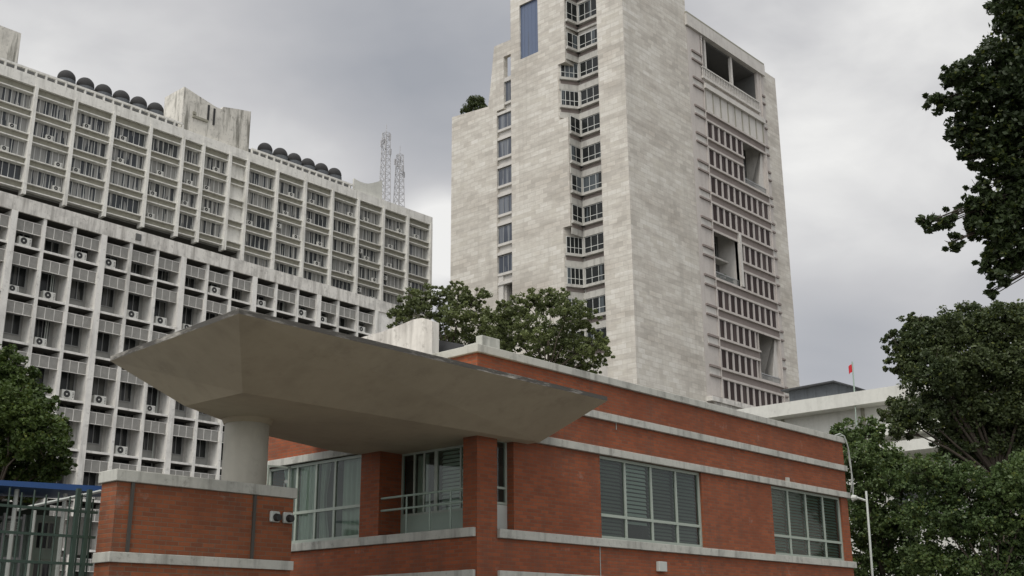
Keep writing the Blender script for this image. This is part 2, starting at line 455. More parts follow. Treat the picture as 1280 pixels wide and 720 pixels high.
def put(name, me, loc=(0, 0, 0), parent=None, rz=0.0):
    """link a mesh at a WORLD place, optionally as a part of parent"""
    o = bpy.data.objects.new(name, me); COL.objects.link(o)
    o.rotation_euler = (0, 0, math.radians(rz))
    if parent is not None:
        o.parent = parent
        base = parent; off = Vector(loc)
        chain = []
        while base is not None: chain.append(base); base = base.parent
        mw = Matrix.Identity(4)
        for b in reversed(chain): mw = mw @ b.matrix_basis
        q = mw.inverted() @ (Matrix.Translation(off) @ Matrix.Rotation(math.radians(rz), 4, 'Z'))
        o.location = q.to_translation(); o.rotation_euler = q.to_euler()
    else:
        o.location = loc
    return o
def part(name, mb, m, parent): return put(name, mb.mesh(name, m), (0, 0, 0), parent)
def pieces(name, mb, m, parent):
    """every box of the builder becomes a part of its own"""
    for i in range(0, len(mb.v), 8):
        q = MB(); q.hexa(mb.v[i:i+8]); part(name, q, m, parent)
def tubes(name, mb, m, parent, seg=6):
    for i in range(0, len(mb.v), seg*2):
        q = MB(); q.v = mb.v[i:i+seg*2]
        for k in range(seg): q.f.append((k, (k+1) % seg, seg+(k+1) % seg, seg+k)); q.m.append(0)
        q.f.append(tuple(reversed(range(seg)))); q.f.append(tuple(range(seg, 2*seg))); q.m += [0, 0]
        part(name, q, m, parent)
def smooth(o):
    for p in o.data.polygons: p.use_smooth = True
    return o
def bevel(o, w=0.02, seg=2):
    b = o.modifiers.new('bevel', 'BEVEL'); b.width = w; b.segments = seg; b.limit_method = 'ANGLE'
    return o
def tag(o, label, cat, group=None):
    o['label'] = label; o['category'] = cat
    if group: o['group'] = group
    return o
def thing(name, loc, label, cat, group=None):
    o = bpy.data.objects.new(name, None); COL.objects.link(o); o.location = loc; o.empty_display_size = 0.3
    return tag(o, label, cat, group)
def struct(o): o['kind'] = 'structure'; return o

_win = {}
def window(parent, fr, u, n, z, w, h, cols, transom, fmat, gmat, bar=0.05, name='window', label=None, depth=0.06):
    """frame part with a pane sub-part; u,z = lower left corner on the wall"""
    key = (round(w, 2), round(h, 2), tuple(cols) if isinstance(cols, (list, tuple)) else cols, transom, fmat.name, gmat.name, bar, depth)
    if key not in _win:
        a = MB(); L = Fr(0, 0, 0)
        a.box(L, 0, w, 0, depth, 0, bar); a.box(L, 0, w, 0, depth, h-bar, h)
        a.box(L, 0, bar, 0, depth, bar, h-bar); a.box(L, w-bar, w, 0, depth, bar, h-bar)
        cs = [w*i/cols for i in range(1, cols)] if isinstance(cols, int) else cols
        if transom: a.box(L, bar, w-bar, 0.004, depth-0.004, transom-bar/2, transom+bar/2)
        for c in cs: a.box(L, c-bar/2, c+bar/2, 0.008, depth-0.008, bar, h-bar)
        g = MB()
        if gmat is M['glass']: g.quad((bar*0.5, depth*0.5, bar*0.5), (w-bar*0.5, depth*0.5, bar*0.5), (w-bar*0.5, depth*0.5, h-bar*0.5), (bar*0.5, depth*0.5, h-bar*0.5))
        else: g.box(L, bar*0.5, w-bar*0.5, depth*0.45, depth*0.55, bar*0.5, h-bar*0.5)
        _win[key] = (a.mesh('window_frame', fmat), g.mesh('pane', gmat))
    fm, gm = _win[key]
    loc = fr.p(u, n, z)
    o = put(name, fm, loc, parent, fr.deg)
    put('pane', gm, loc, o, fr.deg)
    if label: o['label'] = label
    return o

# ------------------------------------------------------------------ ground
g = MB(); s = 3000
g.quad((-s, -s, 0), (s, -s, 0), (s, s, 0), (-s, s, 0))
m, nt, bs = mat('ground_paving')
n = noise(nt, objco(nt), 0.3, 6)
nt.links.new(mix(nt, n, (0.07, 0.068, 0.06), (0.12, 0.115, 0.10)), bs.inputs['Base Color']); bs.inputs['Roughness'].default_value = 0.9
struct(put('ground', g.mesh('ground', m)))
r = MB(); r.quad((-200, 4, .004), (300, 4, .004), (300, 12, .004), (-200, 12, .004))
m, nt, bs = mat('asphalt'); n = noise(nt, objco(nt), 4, 6)
nt.links.new(mix(nt, n, (0.04, 0.04, 0.042), (0.07, 0.07, 0.07)), bs.inputs['Base Color']); bs.inputs['Roughness'].default_value = 0.9
struct(put('road', r.mesh('road', m)))
pv = MB(); pv.box(W, -200, 300, 12, 13.8, 0.0, 0.13)
struct(put('pavement', pv.mesh('pavement', M['band'])))

# ------------------------------------------------------------------ air conditioner outdoor unit (one mesh per kind)
def ac_mesh(w=0.86, h=0.6, d=0.32):
    b = MB(); L = Fr(0, 0, 0)
    b.box(L, 0, w, 0, d, 0.06, h)
    b.box(L, 0.06, 0.14, -0.02, d, 0, 0.06); b.box(L, w-0.14, w-0.06, -0.02, d, 0, 0.06)
    b.mi = 1
    cx, cz, R = w*0.38, 0.06+(h-0.06)/2, (h-0.06)*0.43
    ring = [(cx+R*math.cos(t*math.pi/10), cz+R*math.sin(t*math.pi/10)) for t in range(20)]
    b.elev(L, ring, -0.012, 0.004)
    b.mi = 0
    for q in range(20):
        a0, a1 = q*math.pi/10, (q+1)*math.pi/10
        pts = [(cx+rr*math.cos(a), cz+rr*math.sin(a)) for rr, a in ((R, a0), (R*1.13, a0), (R*1.13, a1), (R, a1))]
        b.elev(L, pts, -0.03, 0.002)
    hub = [(cx+R*0.25*math.cos(t*math.pi/4), cz+R*0.25*math.sin(t*math.pi/4)) for t in range(8)]
    b.elev(L, hub, -0.03, -0.012)
    b.mi = 1
    for q in range(4): b.box(L, w*0.84, w*0.95, -0.004, 0.01, 0.14+q*0.1, 0.18+q*0.1)
    return b.mesh('air_conditioner', [M['ac'], M['black']])
AC = ac_mesh()
ORD = ['first', 'second', 'third', 'fourth', 'fifth', 'sixth', 'seventh', 'eighth', 'ninth', 'tenth', 'eleventh', 'twelfth',
       'thirteenth', 'fourteenth', 'fifteenth', 'sixteenth', 'seventeenth', 'eighteenth', 'nineteenth', 'twentieth']
def put_ac(loc, rz, label, group, sc=1.0):
    o = put('air_conditioner', AC, loc, None, rz); o.scale = (sc, sc, sc)
    return tag(o, label, 'air conditioner', group)

# ================================================================== FAR LEFT BLOCK (upper)
rnd = random.Random(4)
YU = 130.0
FU = Fr(0, YU, 0)
PX = [41.4, 46.6, 51.8, 57.03, 62.24, 67.47, 72.88, 77.83, 81.03, 85.4, 88.39, 93.59, 98.72, 103.9, 109.04, 114.25, 119.5, 124.7]
root = thing('office_block', (83, 137, 0), 'cream office block standing behind, with curtained window rows and black round rooflights', 'building')
b = MB()
b.box(W, 36.2, 125.0, YU+0.75, YU+14, 53.45, 68.2)
b.box(W, 36.2, 125.0, YU+5.0, YU+14, 0, 53.45); b.box(W, 88.4, 125.0, YU+0.75, YU+5.0, 0, 53.45)
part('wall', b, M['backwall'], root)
b = MB(); b.box(W, 36.2, 88.3, YU+0.7, YU+5.0, 53.40, 53.44); b.box(W, 36.2, 88.3, YU+4.9, YU+4.98, 48, 53.4); pieces('soffit', b, M['shade_dark'], root)  # dark sheets added, painting the shade in the gap under the block
b = MB(); b.box(W, 36.2, 125.0, YU+14-0.0, YU+14.3, 0, 68.2); part('rear_wall', b, M['conc_up'], root)
b = MB(); b.box(W, 36.2, 125.05, YU-0.42, YU+14.35, 67.12, 68.5); part('parapet', b, M['conc_up'], root)
P0, FL = 67.12, 3.13
LEV = []
z = P0
b0 = MB()
for k in range(7):
    XA = 36.2 if k < 5 else 88.2
    top = P0 - k*FL                 # underside of parapet / sill above
    # spandrel recess, ledge, window
    b = MB()
    if k > 0: b.box(W, XA, 125.02, YU-0.30, YU+0.5, top-0.14, top)
    b.box(W, XA, 125.02, YU-0.24, YU+0.5, top-0.98, top-0.84)
    pieces('window_ledge', b, M['conc_up'], root)
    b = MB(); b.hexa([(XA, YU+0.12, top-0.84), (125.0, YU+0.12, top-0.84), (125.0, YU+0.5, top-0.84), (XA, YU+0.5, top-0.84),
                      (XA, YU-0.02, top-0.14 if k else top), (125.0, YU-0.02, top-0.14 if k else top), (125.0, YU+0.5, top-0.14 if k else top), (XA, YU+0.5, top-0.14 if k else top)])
    part('spandrel', b, M['spandrel'], root)  # ledge shade is painted in by the olive colour
    LEV.append((top-0.98, top-FL))
# rows lower down, seen between the front block and the trees on the right
acw = []
for k in range(6):
    zt, zb = LEV[k]
    for i in range(len(PX)-1):
        if k >= 4 and PX[i] < 88: continue
        a, c = PX[i]+0.28, PX[i+1]-0.28
        if abs(PX[i]-85.4) < 0.01 :      # blank narrow bay
            q = MB(); q.box(W, a-0.1, c+0.1, YU+0.22, YU+0.6, zb, zt)
            part('blank_panel', q, M['conc_up'], root); continue
        w = round((c-a), 1)
        window(root, FU, a, 0.36, zb, w, round(zt-zb, 2), 6 if w > 4.2 else (5 if w > 3.2 else 3), 0, M['wframe'], M['glass_up'], 0.075)
        if rnd.random() < 0.62:
            acw.append((k, i, a + 0.3 + rnd.random()*(w-1.5), zb))
        if rnd.random() < 0.16 and w > 4:
            acw.append((k, i, a + 0.2, zb+0.9))
for j, x in enumerate(PX):
    b = MB(); zl = 52.95 if x < 88 else 46.0; b.box(W, x-0.19, x+0.19, YU-0.62, YU+0.6, zl, 67.3)
    part('pilaster', b, M['conc_up'], root)
    b = MB(); b.box(W, x-0.2, x+0.2, YU-0.46, YU-0.42, 67.3, 68.46); part('parapet_rib', b, M['conc_up'], root)
cnt = {}
for k, i, x, zb in acw:
    c = cnt.get((k, i), 0); cnt[(k, i)] = c+1
    put_ac((x, YU-0.12, zb+0.02), 0, 'air conditioner, far cream block, %s window row, %s bay from right end%s' % (ORD[k], ORD[16-i], ', upper one' if c else ''),
           'air conditioners on the far office block', 1.1)
# roof: rail with slots
b = MB()
for x0, x1 in ((45.0, 77.5), (88.9, 108.2)):
    b.box(W, x0, x1, YU-0.40, YU-0.15, 69.05, 69.32)
    x = x0
    while x < x1:
        b.box(W, x, x+0.22, YU-0.40, YU-0.15, 68.5, 69.05); x += 1.3
part('roof_rail', b, M['conc_up'], root)
b = MB(); b.box(W, 45, 77.3, YU+0.5, YU+0.8, 68.5, 69.5); b.box(W, 88.9, 108.2, YU+0.5, YU+0.8, 68.5, 69.5)
pieces('roof_kerb', b, M['slab_dark'], root)
def vaultpx(px, py):
    d = at(px, py, 100)-EYE; t = (YU+1.6)/d.y
    p = EYE+d*t; return p.x, p.z
def skylight(x, zt, R, parent):
    b = MB(); n, k = 20, 12; base = len(b.v); yc = YU+1.6
    for j in range(k+1):
        ph = math.pi*j/k
        for i in range(n):
            th = 2*math.pi*i/n
            b.v.append((x+R*math.sin(ph)*math.cos(th), yc+R*0.9*math.sin(ph)*math.sin(th), zt-R+R*math.cos(ph)))
    for j in range(k):
        for i in range(n):
            w = (i+1) % n
            b.f.append((j*n+i, j*n+w, (j+1)*n+w, (j+1)*n+i)); b.m.append(0)
    o = smooth(put('rooflight', b.mesh('rooflight', M['dark']), (0, 0, 0), parent))
    q = MB(); q.tube([(x, yc, zt-R-1.4), (x, yc, zt-R-0.35)], R*0.99, 20)
    put('kerb', q.mesh('kerb', M['clad']), (0, 0, 0), o)
for px, py in ((84.3, 88.5), (107.7, 97.7), (130, 106), (152.3, 113.5), (174, 121.3), (195, 128.8),
               (331.7, 179), (350.7, 185.3), (368, 191.8), (385, 198.3), (401.7, 204.3), (418.3, 210.3)):
    x, zt = vaultpx(px, py); skylight(x, zt, 1.16, root)
# stair head with dipped top
b = MB()
b.elev(W, [(77.6, 68.3), (88.7, 68.3), (88.7, 75.1), (86.6, 74.75), (84.0, 74.2), (83.8, 73.75), (82.9, 73.75), (77.6, 75.0)], YU+0.1, YU+5.0)
part('stair_head', b, M['roofbox'], root)
b = MB(); b.box(W, 81.5, 81.78, YU-0.02, YU+0.1, 71.3, 73.6); b.box(W, 82.45, 82.73, YU-0.02, YU+0.1, 70.9, 73.4)
pieces('slot_window', b, M['black'], root)
b = MB(); b.box(W, 79.2, 81.6, YU-0.1, YU+0.1, 70.9, 71.25); b.box(W, 79.2, 79.7, YU-0.05, YU+0.1, 71.4, 71.8); part('service_ledge', b, M['spandrel'], root)
b = MB(); b.box(W, 44, 54.9, YU+1, YU+6, 68.3, 74.2); part('lift_housing', b, M['roofbox'], root)
# curved parapet wall to the right
b = MB(); pts = [(108.4, 68.4), (114.3, 68.4), (114.2, 72.0)]
for q in range(1, 9):
    t = q/8; pts.append((114.2-5.8*t, 72.0-1.95*math.sin(min(1, t*1.05)*math.pi/2) + 0.55*max(0, t-0.55)/0.45))
b.elev(W, pts, YU+0.05, YU+0.35); part('curved_parapet', b, M['white_rend'], root)

# lattice masts
def mast(x, y, z0, z1, w0, w1, label, twist=0.0):
    b = MB(); c = [(-1, -1), (1, -1), (1, 1), (-1, 1)]
    lv = int((z1-z0)/1.15)
    def P(i, t):
        w = w0+(w1-w0)*t; return (x+c[i][0]*w/2, y+c[i][1]*w/2, z0+(z1-z0)*t)
    for i in range(4): b.tube([P(i, 0), P(i, 1)], 0.075, 5)
    for k in range(lv):
        t0, t1 = k/lv, (k+1)/lv
        for i in range(4):
            j = (i+1) % 4
            b.tube([P(i, t0), P(j, t1)], 0.05, 4); b.tube([P(i, t1), P(j, t1)], 0.045, 4)
    root = thing('lattice_mast', (x, y, z0), label, 'antenna mast', 'lattice masts on the far office block roof')
    part('lattice_frame', b, M['mast'], root)
    a = MB()
    a.tube([(x, y, z1-0.5), (x, y, z1+1.6)], 0.06, 6)
    for q in range(5):
        an = q*1.3+twist; dx, dy = math.cos(an)*0.8, math.sin(an)*0.8; zz = z1-0.4-q*0.75
        a.tube([(x, y, zz), (x+dx, y+dy, zz)], 0.05, 5)
        a.box(W, x+dx-0.16, x+dx+0.16, y+dy-0.12, y+dy+0.12, zz-0.55, zz+0.45)
    part('panel_antenna', a, M['mast'], root)
    return root
mast(117.4, 133, 67.9, 82.2, 1.45, 0.9, 'taller and nearer grey lattice mast, left of the pair on the far block roof')
mast(121.0, 133.5, 67.9, 79.6, 1.45, 0.8, 'shorter grey lattice mast, right of the pair on the far block roof', 0.8)

# ================================================================== NEAR LEFT BLOCK (lower, open concrete grid)
ang = math.degrees(math.atan2(76.62-75.59, 67.46-33.04))
FLo = Fr(32.78, 75.58, ang)
PIT_ = 2.283
ZT = 30.2
root = thing('office_block', (50, 80, 0), 'nearer grey office block with open concrete grid of pierced screens and recessed windows', 'building')
NB = 17
Ustart = -7*PIT_
Uend = 15*PIT_+2.4
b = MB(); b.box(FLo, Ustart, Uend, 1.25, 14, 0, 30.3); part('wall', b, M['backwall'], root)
b = MB(); b.box(FLo, Ustart, Uend, -0.12, 14.2, ZT, 31.28); part('parapet', b, M['par_low'], root)
b = MB(); b.box(FLo, 9.35, 9.8, -0.2, -0.12, 30.5, 31.0); part('flood_lamp', b, M['slab_dark'], root)
# end wall block
b = MB(); b.box(FLo, 15*PIT_+0.3, Uend, -0.02, 1.25, 0, ZT); part('end_wall', b, M['conc_low'], root)
for i in range(-6, 16):
    big = i % 3 == 0
    hw = 0.23 if big else 0.12
    b = MB(); b.box(FLo, i*PIT_-hw, i*PIT_+hw, -0.14 if big else -0.05, 1.25, 0, ZT)
    part('pilaster', b, M['conc_low'], root)
SL = [27.92]
for k in range(8): SL.append(24.5-k*3.37)
tops = [ZT] + [z-0.16 for z in SL]
cells = []
stuffw = MB(); stuffs = MB()
scr = {}
for k, zs in enumerate(SL):
    b = MB()
    b.box(FLo, Ustart, 15*PIT_+0.28, -0.03, 1.25, zs-0.16, zs)
    part('floor_slab', b, M['conc_low'], root)
    b = MB(); b.box(FLo, Ustart, 15*PIT_+0.25, 1.19, 1.25, tops[k]-0.45, tops[k]-0.03); part('slot_shade_strip', b, M['glass_low'], root)  # dark glazed strip added to paint the shade behind each slot
    b = MB(); b.box(FLo, Ustart, 15*PIT_+0.25, 0.04, 1.18, tops[k]-0.03, tops[k]-0.002); part('slab_shade_sheet', b, M['shade_dark'], root)  # near-black sheet added under the slab, its shade put into the colour
visible = lambda k, i: -1 <= i <= 14 and (k <= 2 or (k <= 5 and i <= 7) or (k <= 7 and 1 <= i <= 9))
nwin = 0
for k, zs in enumerate(SL):
    top = tops[k]
    for i in range(-6, 15):
        big0, big1 = i % 3 == 0, (i+1) % 3 == 0
        u0 = i*PIT_+(0.23 if big0 else 0.12); u1 = (i+1)*PIT_-(0.23 if big1 else 0.12)
        s1, s0 = top-0.46, top-1.30
        wh = min(1.25, s0-zs-0.45)
        wz = s0-wh-0.02
        uw = u0+0.62
        if visible(k, i) and nwin < 99:
            nwin += 1
            wd = 1.12
            hh = 1.45 if k else 0.95
            window(root, FLo, uw, 1.17, s0-hh+0.25, wd, hh, 2, 0, M['dframe'], M['glass_low'], 0.05, depth=0.07)
            q = MB()
            w_ = u1-u0
            q.box(FLo, u0, u1, 0.10, 0.19, s0, s1)
            q.mi = 1
            for t in (0.0, 1/3, 2/3, 1.0): q.box(FLo, u0+w_*t-0.02 if 0 < t < 1 else (u0 if t == 0 else u1-0.03), u0+w_*t+0.02 if 0 < t < 1 else (u0+0.03 if t == 0 else u1), 0.085, 0.195, s0, s1)
            q.box(FLo, u0, u1, 0.087, 0.193, s1-0.03, s1+0.012); q.box(FLo, u0, u1, 0.087, 0.193, s0-0.012, s0+0.03)
            part('screen', q, [M['screen'], M['conc_low']], root)
        else:
            stuffw.box(FLo, uw, uw+1.05, 1.17, 1.26, s0-1.0, s0+0.25)
            stuffs.box(FLo, u0, u1, 0.10, 0.19, s0, s1)
        if visible(k, i) and rnd.random() < (0.50 if k < 6 else 0.25):
            sc = 0.85 + rnd.random()*0.25
            uu = u0+0.05+rnd.random()*0.45
            bay = 15-i
            put_ac(FLo.p(uu, 0.15+rnd.random()*0.2, zs+0.01), ang,
                   'air conditioner, near grey grid block, %s ledge down, %s bay from right end' % (ORD[k], ORD[bay-1] if bay <= 20 else 'last'),
                   'air conditioners on the near office block', sc)
o = part('window', stuffw, M['glass_low'], root); o['kind'] = 'stuff'
o = part('screen', stuffs, M['screen'], root); o['kind'] = 'stuff'

for i, k0, k1, off in ((4, 0, 3, 0.35), (1, 1, 2, 1.4), (1, 1, 2, 1.55), (7, 0, 4, 0.5), (10, 0, 2, 1.5), (2, 3, 6, 0.35), (5, 2, 6, 1.6)):
    b = MB(); u = i*PIT_+off; z = tops[k0]
    p0 = FLo.p(u, 0.95, SL[k1]); p1_ = FLo.p(u+0.05, 0.95, z-0.2)
    b.tube([p0, p1_], 0.045, 6); part('drainpipe', b, M['pipe'], root)
# ================================================================== TOWER
XT, YT = 104.82, 75.0
root = thing('office_tower', (122, 90, 0), 'tall pale stone clad tower with a notched window strip and recessed loggias', 'tower')
LF = Fr(XT, 105.0, -90)        # left face: u runs towards the camera-right (-Y)
RF = Fr(XT, YT, 0)             # right face: u = x - XT
ST = M['stone']
uL = lambda y: 105.0-y
ZTOP = 96.0
# corner pier y75-79
b = MB(); b.box(W, XT, 119.3, YT, 79.1, 0, ZTOP)
part('corner_pier', b, ST, root)
# central blade y 84.15..93.8 with stepped right edge
b = MB()
edges = [(0, 50.4, 85.3), (50.4, 65.1, 84.15), (65.1, 73.0, 85.65), (73.0, ZTOP, 84.4)]
for z0, z1, ye in edges:
    holes = []
    if z1 > 80:
        b.wall(LF, uL(93.85), uL(ye), z0, z1, [(uL(92.2), uL(88.95), 76.1, 84.3)], 0, 0.6)
        b.box(W, XT+0.6, XT+8, ye, 93.85, z0, z1)
    else:
        b.prism([(XT, ye), (XT+2.6, 84.05), (XT+8, 84.05), (XT+8, 93.85), (XT, 93.85)], z0, z1)
part('blade_wall', b, ST, root)
window(root, LF, uL(92.2), 0.25, 76.1, 3.25, 8.2, 5, 0, M['glass_blue'], M['glass_blue'], 0.05, name='glass_panel')
# left pier y 96.5..105, sloping top
b = MB()
b.elev(LF, [(0, 0), (uL(96.45), 0), (uL(96.45), 69.9), (uL(95.15), 69.9), (uL(95.15), 79.8), (uL(96.9), 79.8), (uL(97.7), 73.2), (uL(98.05), 71.1), (0, 71.75)], 0, 0.8)
part('left_pier', b, ST, root)
b = MB(); b.box(W, XT+0.8, XT+14, 97.9, 105, 0, 71.0); b.box(W, XT+2.4, XT+14, 93.85, 97.9, 0, 70.0)
part('left_wing', b, ST, root)
b = MB(); b.box(LF, uL(95.15), uL(93.85), 0, 0.6, 77.6, 79.75); part('lintel', b, ST, root)
# strip between left pier and blade: 95.15..93.85 wide recess / windows 96.4..93.9
for k in range(7):
    zb = 66.55-k*4.06+0.55
    if k == 6: continue
    window(root, LF, uL(96.42), 0.25, zb, 2.55, 2.35, 3, 0, M['dframe'], M['glass_strip'], 0.07, name='window')
window(root, LF, uL(95.1), 0.3, 70.9, 1.25, 2.9, 2, 0, M['dframe'], M['glass_strip'], 0.07, name='window')
b = MB()
for k in range(8):
    zt = 70.0-k*4.06+(0.6 if k == 0 else 0.55)
    zt = 66.55-(k-1)*4.06+0.55
    if k == 0: zt = 70.8
    b.box(LF, uL(96.44), uL(93.86), 0.10, 0.6, zt-0.35, zt-0.02)
    b.box(LF, uL(96.44), uL(93.86), 0.42, 0.6, zt-1.2, zt-0.35)
    b.box(LF, uL(96.44), uL(93.86), 0.06, 0.6, zt-1.6, zt-1.2)
b.box(LF, uL(96.44), uL(93.86), 0.08, 0.6, 73.8, 74.4)
pieces('window_ledge', b, M['ribs'], root)
b = MB(); b.box(W, XT+0.6, XT+2.2, 95.4, 96.44, 0, 70.5); b.box(LF, uL(96.44), uL(95.6), 0.2, 0.7, 0, 46.6); pieces('niche_jamb', b, M['ribs'], root)
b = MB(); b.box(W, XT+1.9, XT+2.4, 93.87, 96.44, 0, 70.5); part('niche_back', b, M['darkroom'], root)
# recessed bay y 79.1..84.05 at XT+2.3
XR = XT+2.3
BF = Fr(XR, 84.05, -90)
b = MB(); b.box(W, XR+0.15, XT+8, 79.1, 84.05, 0, ZTOP); part('bay_wall', b, M['ribs'], root)
ledges = MB(); rec = MB()
for k in range(13):
    zb = 83.3-k*4.02
    if zb < 30: break
    tall = 2.75 if k < 2 else 2.2
    window(root, BF, 0.25, 0.0, zb, 4.1, tall, 4, tall*0.36, M['wframe'], M['glass_tower'], 0.07, name='window')
    # ledges below the window
    ledges.box(BF, 0, 4.95, -0.45, 0.15, zb-0.40, zb-0.05)
    ledges.box(BF, 0, 4.95, -0.12, 0.15, zb-(4.02-tall)+0.02, zb-0.95)
    ledges.box(BF, 0.0, 0.25, -0.1, 0.15, zb-0.05, zb+tall); ledges.box(BF, 4.35, 4.95, -0.1, 0.15, zb-0.05, zb+tall)
    rec.box(BF, 0.3, 4.4, 0.02, 0.15, zb-0.95, zb-0.40)
    # side return
    zc = zb+1
    ye = next(e for z0, z1, e in edges if z0 <= zc < z1)
    dx, dy = 2.45, 84.05-ye
    L_ = math.hypot(dx, dy)
    SF = Fr(XT+0.05, ye-0.02, math.degrees(math.atan2(dy, dx)))
    nc = 4 if ye > 85 else 2
    o0 = 0.3
    window(root, SF, o0, -0.10, zb, round(L_-o0-0.25, 2), tall, nc, tall*0.36, M['wframe'], M['glass_tower'], 0.07, name='window')
    ledges.box(SF, 0.1, L_-0.05, -0.42, 0.0, zb-0.40, zb-0.05)
    ledges.box(SF, 0.1, L_-0.05, -0.12, 0.0, zb-(4.02-tall)+0.02, zb-0.95)
    rec.box(SF, 0.3, L_-0.2, -0.04, 0.0, zb-0.95, zb-0.40)
pieces('window_ledge', ledges, M['ledge'], root)
pieces('spandrel', rec, M['brownledge'], root)
# core body
b = MB(); b.box(W, XT+8, 139.2, 79.2, 105, 0, 78); part('core_wall', b, ST, root)
# right face pier at far end
b = MB(); b.box(RF, 139.55-XT, 143.3-XT, 0.05, 28, 0, 81.85); part('end_pier', b, ST, root)
# smooth column strip next to corner block
b = MB(); b.box(RF, 14.5, 15.3, -0.03, 4, 0, 80.6); part('edge_column', b, M['pinkish'], root)
# cornice
b = MB(); b.box(RF, 14.25, 34.8, -0.35, 4.6, 80.7, 82.4); part('cornice', b, M['ribs'], root)
b = MB(); b.box(RF, 14.3, 34.8, -0.30, 4.6, 82.4, 82.75); part('cornice_cap', b, M['spandrel'], root)
b = MB(); b.box(RF, 31.0, 32.2, 1.0, 2.2, 82.75, 83.5); b.box(RF, 20.5, 20.9, 0.5, 0.9, 82.75, 83.3); pieces('roof_vent', b, M['spandrel'], root)
b = MB(); b.box(RF, 14.55, 15.0, 0.6, 2.2, 80.6, 92); b.box(RF, 14.5, 14.56, 0.4, 0.6, 82, 92); part('roof_stack', b, M['slab_dark'], root)
UW = 123.1-XT           # window field start
UE = 138.2-XT           # window field end
slab = lambda k: 69.35-k*3.93
holes = [(UW-0.5, 137.7-XT, 74.4, 80.7),
         (132.1-XT, UE, slab(2)+0.2, slab(0)), (UW, 129.0-XT, slab(6)+0.2, slab(4)), (132.9-XT, UE, slab(9)+0.2, slab(7))]
for k in range(16):
    z1, z0 = slab(k)-1.45, slab(k+1)+0.12
    if k in (0, 1): holes.append((UW, 132.0-XT, z0, z1))
    elif k in (4, 5): holes.append((129.3-XT, UE, z0, z1))
    elif k in (7, 8): holes.append((UW, 132.8-XT, z0, z1))
    else: holes.append((UW, UE, z0, z1))
b = MB(); b.wall(RF, 15.3, 139.55-XT, 0, 80.7, holes, 0.0, 0.4); part('facade_wall', b, M['pinkish'], root)
# bands over each row
b = MB(); br = MB()
for k in range(16):
    zt = slab(k)
    segs = [(UW-0.25, UE+0.2)]
    if k == 1: segs = [(UW-0.25, 132.0-XT)]
    if k == 5: segs = [(129.3-XT, UE+0.2)]
    if k == 8: segs = [(UW-0.25, 132.8-XT)]
    for a, c in segs:
        b.box(RF, a, c, -0.30, 0.0, zt-0.28, zt)
        b.box(RF, a, c, -0.14, 0.0, zt-1.45, zt-1.15)
        br.box(RF, a, c, -0.03, 0.0, zt-1.15, zt-0.28)
pieces('floor_band', b, M['pinkish'], root)
pieces('spandrel', br, M['brownledge'], root)
# side panels with ledges (left and right margins)
b = MB(); br = MB()
for k in range(-3, 16):
    zt = slab(k)+(0.0 if k >= 0 else 0.25)
    if zt > 80: continue
    for a, c in ((15.4, UW-0.45), (UE+0.35, 139.5-XT)):
        b.box(RF, a, c, -0.2, 0.0, zt-0.25, zt+0.02); b.box(RF, a, c, -0.2, 0.0, zt-1.45, zt-1.22)
        br.box(RF, a, c, -0.02, 0.0, zt-1.22, zt-0.25)
        if c - a > 1.5: pass
pieces('side_ledge', b, M['brownledge'], root)
pieces('side_panel_band', br, M['ribs'], root)
b = MB(); b.box(RF, UW-0.42, UW-0.22, -0.16, 0.0, 0, 80.6); b.box(RF, UE+0.22, UE+0.36, -0.16, 0.0, 0, 80.6); pieces('panel_rib', b, M['pinkish'], root)
# windows per row
pitch = (UE-UW)/10.0
for k in range(11):
    z1, z0 = slab(k)-1.45, slab(k+1)+0.12
    if k in (0, 1): a, n = UW, 6
    elif k in (4, 5): a, n = UE-pitch*6, 6
    elif k in (7, 8): a, n = UW, 6
    else: a, n = UW, 10
    for i in range(n):
        window(root, RF, a+pitch*i+0.17, 0.06, z0, 1.17, round(z1-z0, 2), 1, 0, M['dframe'], M['glass_brown'], 0.05, name='window')
    q = MB()
    for i in range(n+1):
        uu = a+pitch*i
        q.box(RF, max(uu-0.17, a), min(uu+0.17, a+pitch*n), -0.03, 0.12, z0, z1)
    part('mullion_row', q, M['bronze'], root)
# loggias
def loggia(u0, u1, z0, z1, dep, mid=None, slant=0.0):
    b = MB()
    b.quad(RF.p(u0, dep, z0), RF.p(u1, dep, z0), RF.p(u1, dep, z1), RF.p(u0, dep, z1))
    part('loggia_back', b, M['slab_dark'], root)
    b = MB()
    b.box(RF, u1, u1+0.2, 0.4, dep, z0, z1); b.box(RF, u0-0.2, u0, 0.4, dep, z0, z1)
    b.box(RF, u0, u1, 0.4, dep, z0-0.2, z0); b.box(RF, u0, u1, 0.4, dep, z1, z1+0.2)
    part('loggia_side', b, M['ribs'], root)
    window(root, RF, u0+0.4, dep-0.12, z0+0.2, round(u1-u0-1.0, 2), 2.6, 3, 0, M['dframe'], M['glass_tower'], 0.08)
    if z1-z0 > 5: window(root, RF, u0+0.4, dep-0.12, z0+4.2, round(u1-u0-1.0, 2), 2.4, 3, 0, M['dframe'], M['glass_tower'], 0.08)
    if mid: b = MB(); b.box(RF, u0, u1, 1.6, dep, mid-0.12, mid+0.12); part('loggia_floor', b, M['ribs'], root)
    b = MB(); b.box(RF, u0, u1, 0.1, 0.22, z0+0.75, z0+0.85)
    u = u0+0.1
    while u < u1: b.box(RF, u, u+0.05, 0.13, 0.19, z0, z0+0.75); u += 0.28
    part('railing', b, M['steel'], root)
loggia(132.1-XT, UE, slab(2)+0.2, slab(0), 3.0)
loggia(UW, 129.0-XT, slab(6)+0.2, slab(4), 3.0, slab(5))
loggia(132.9-XT, UE, slab(9)+0.2, slab(7), 3.2)
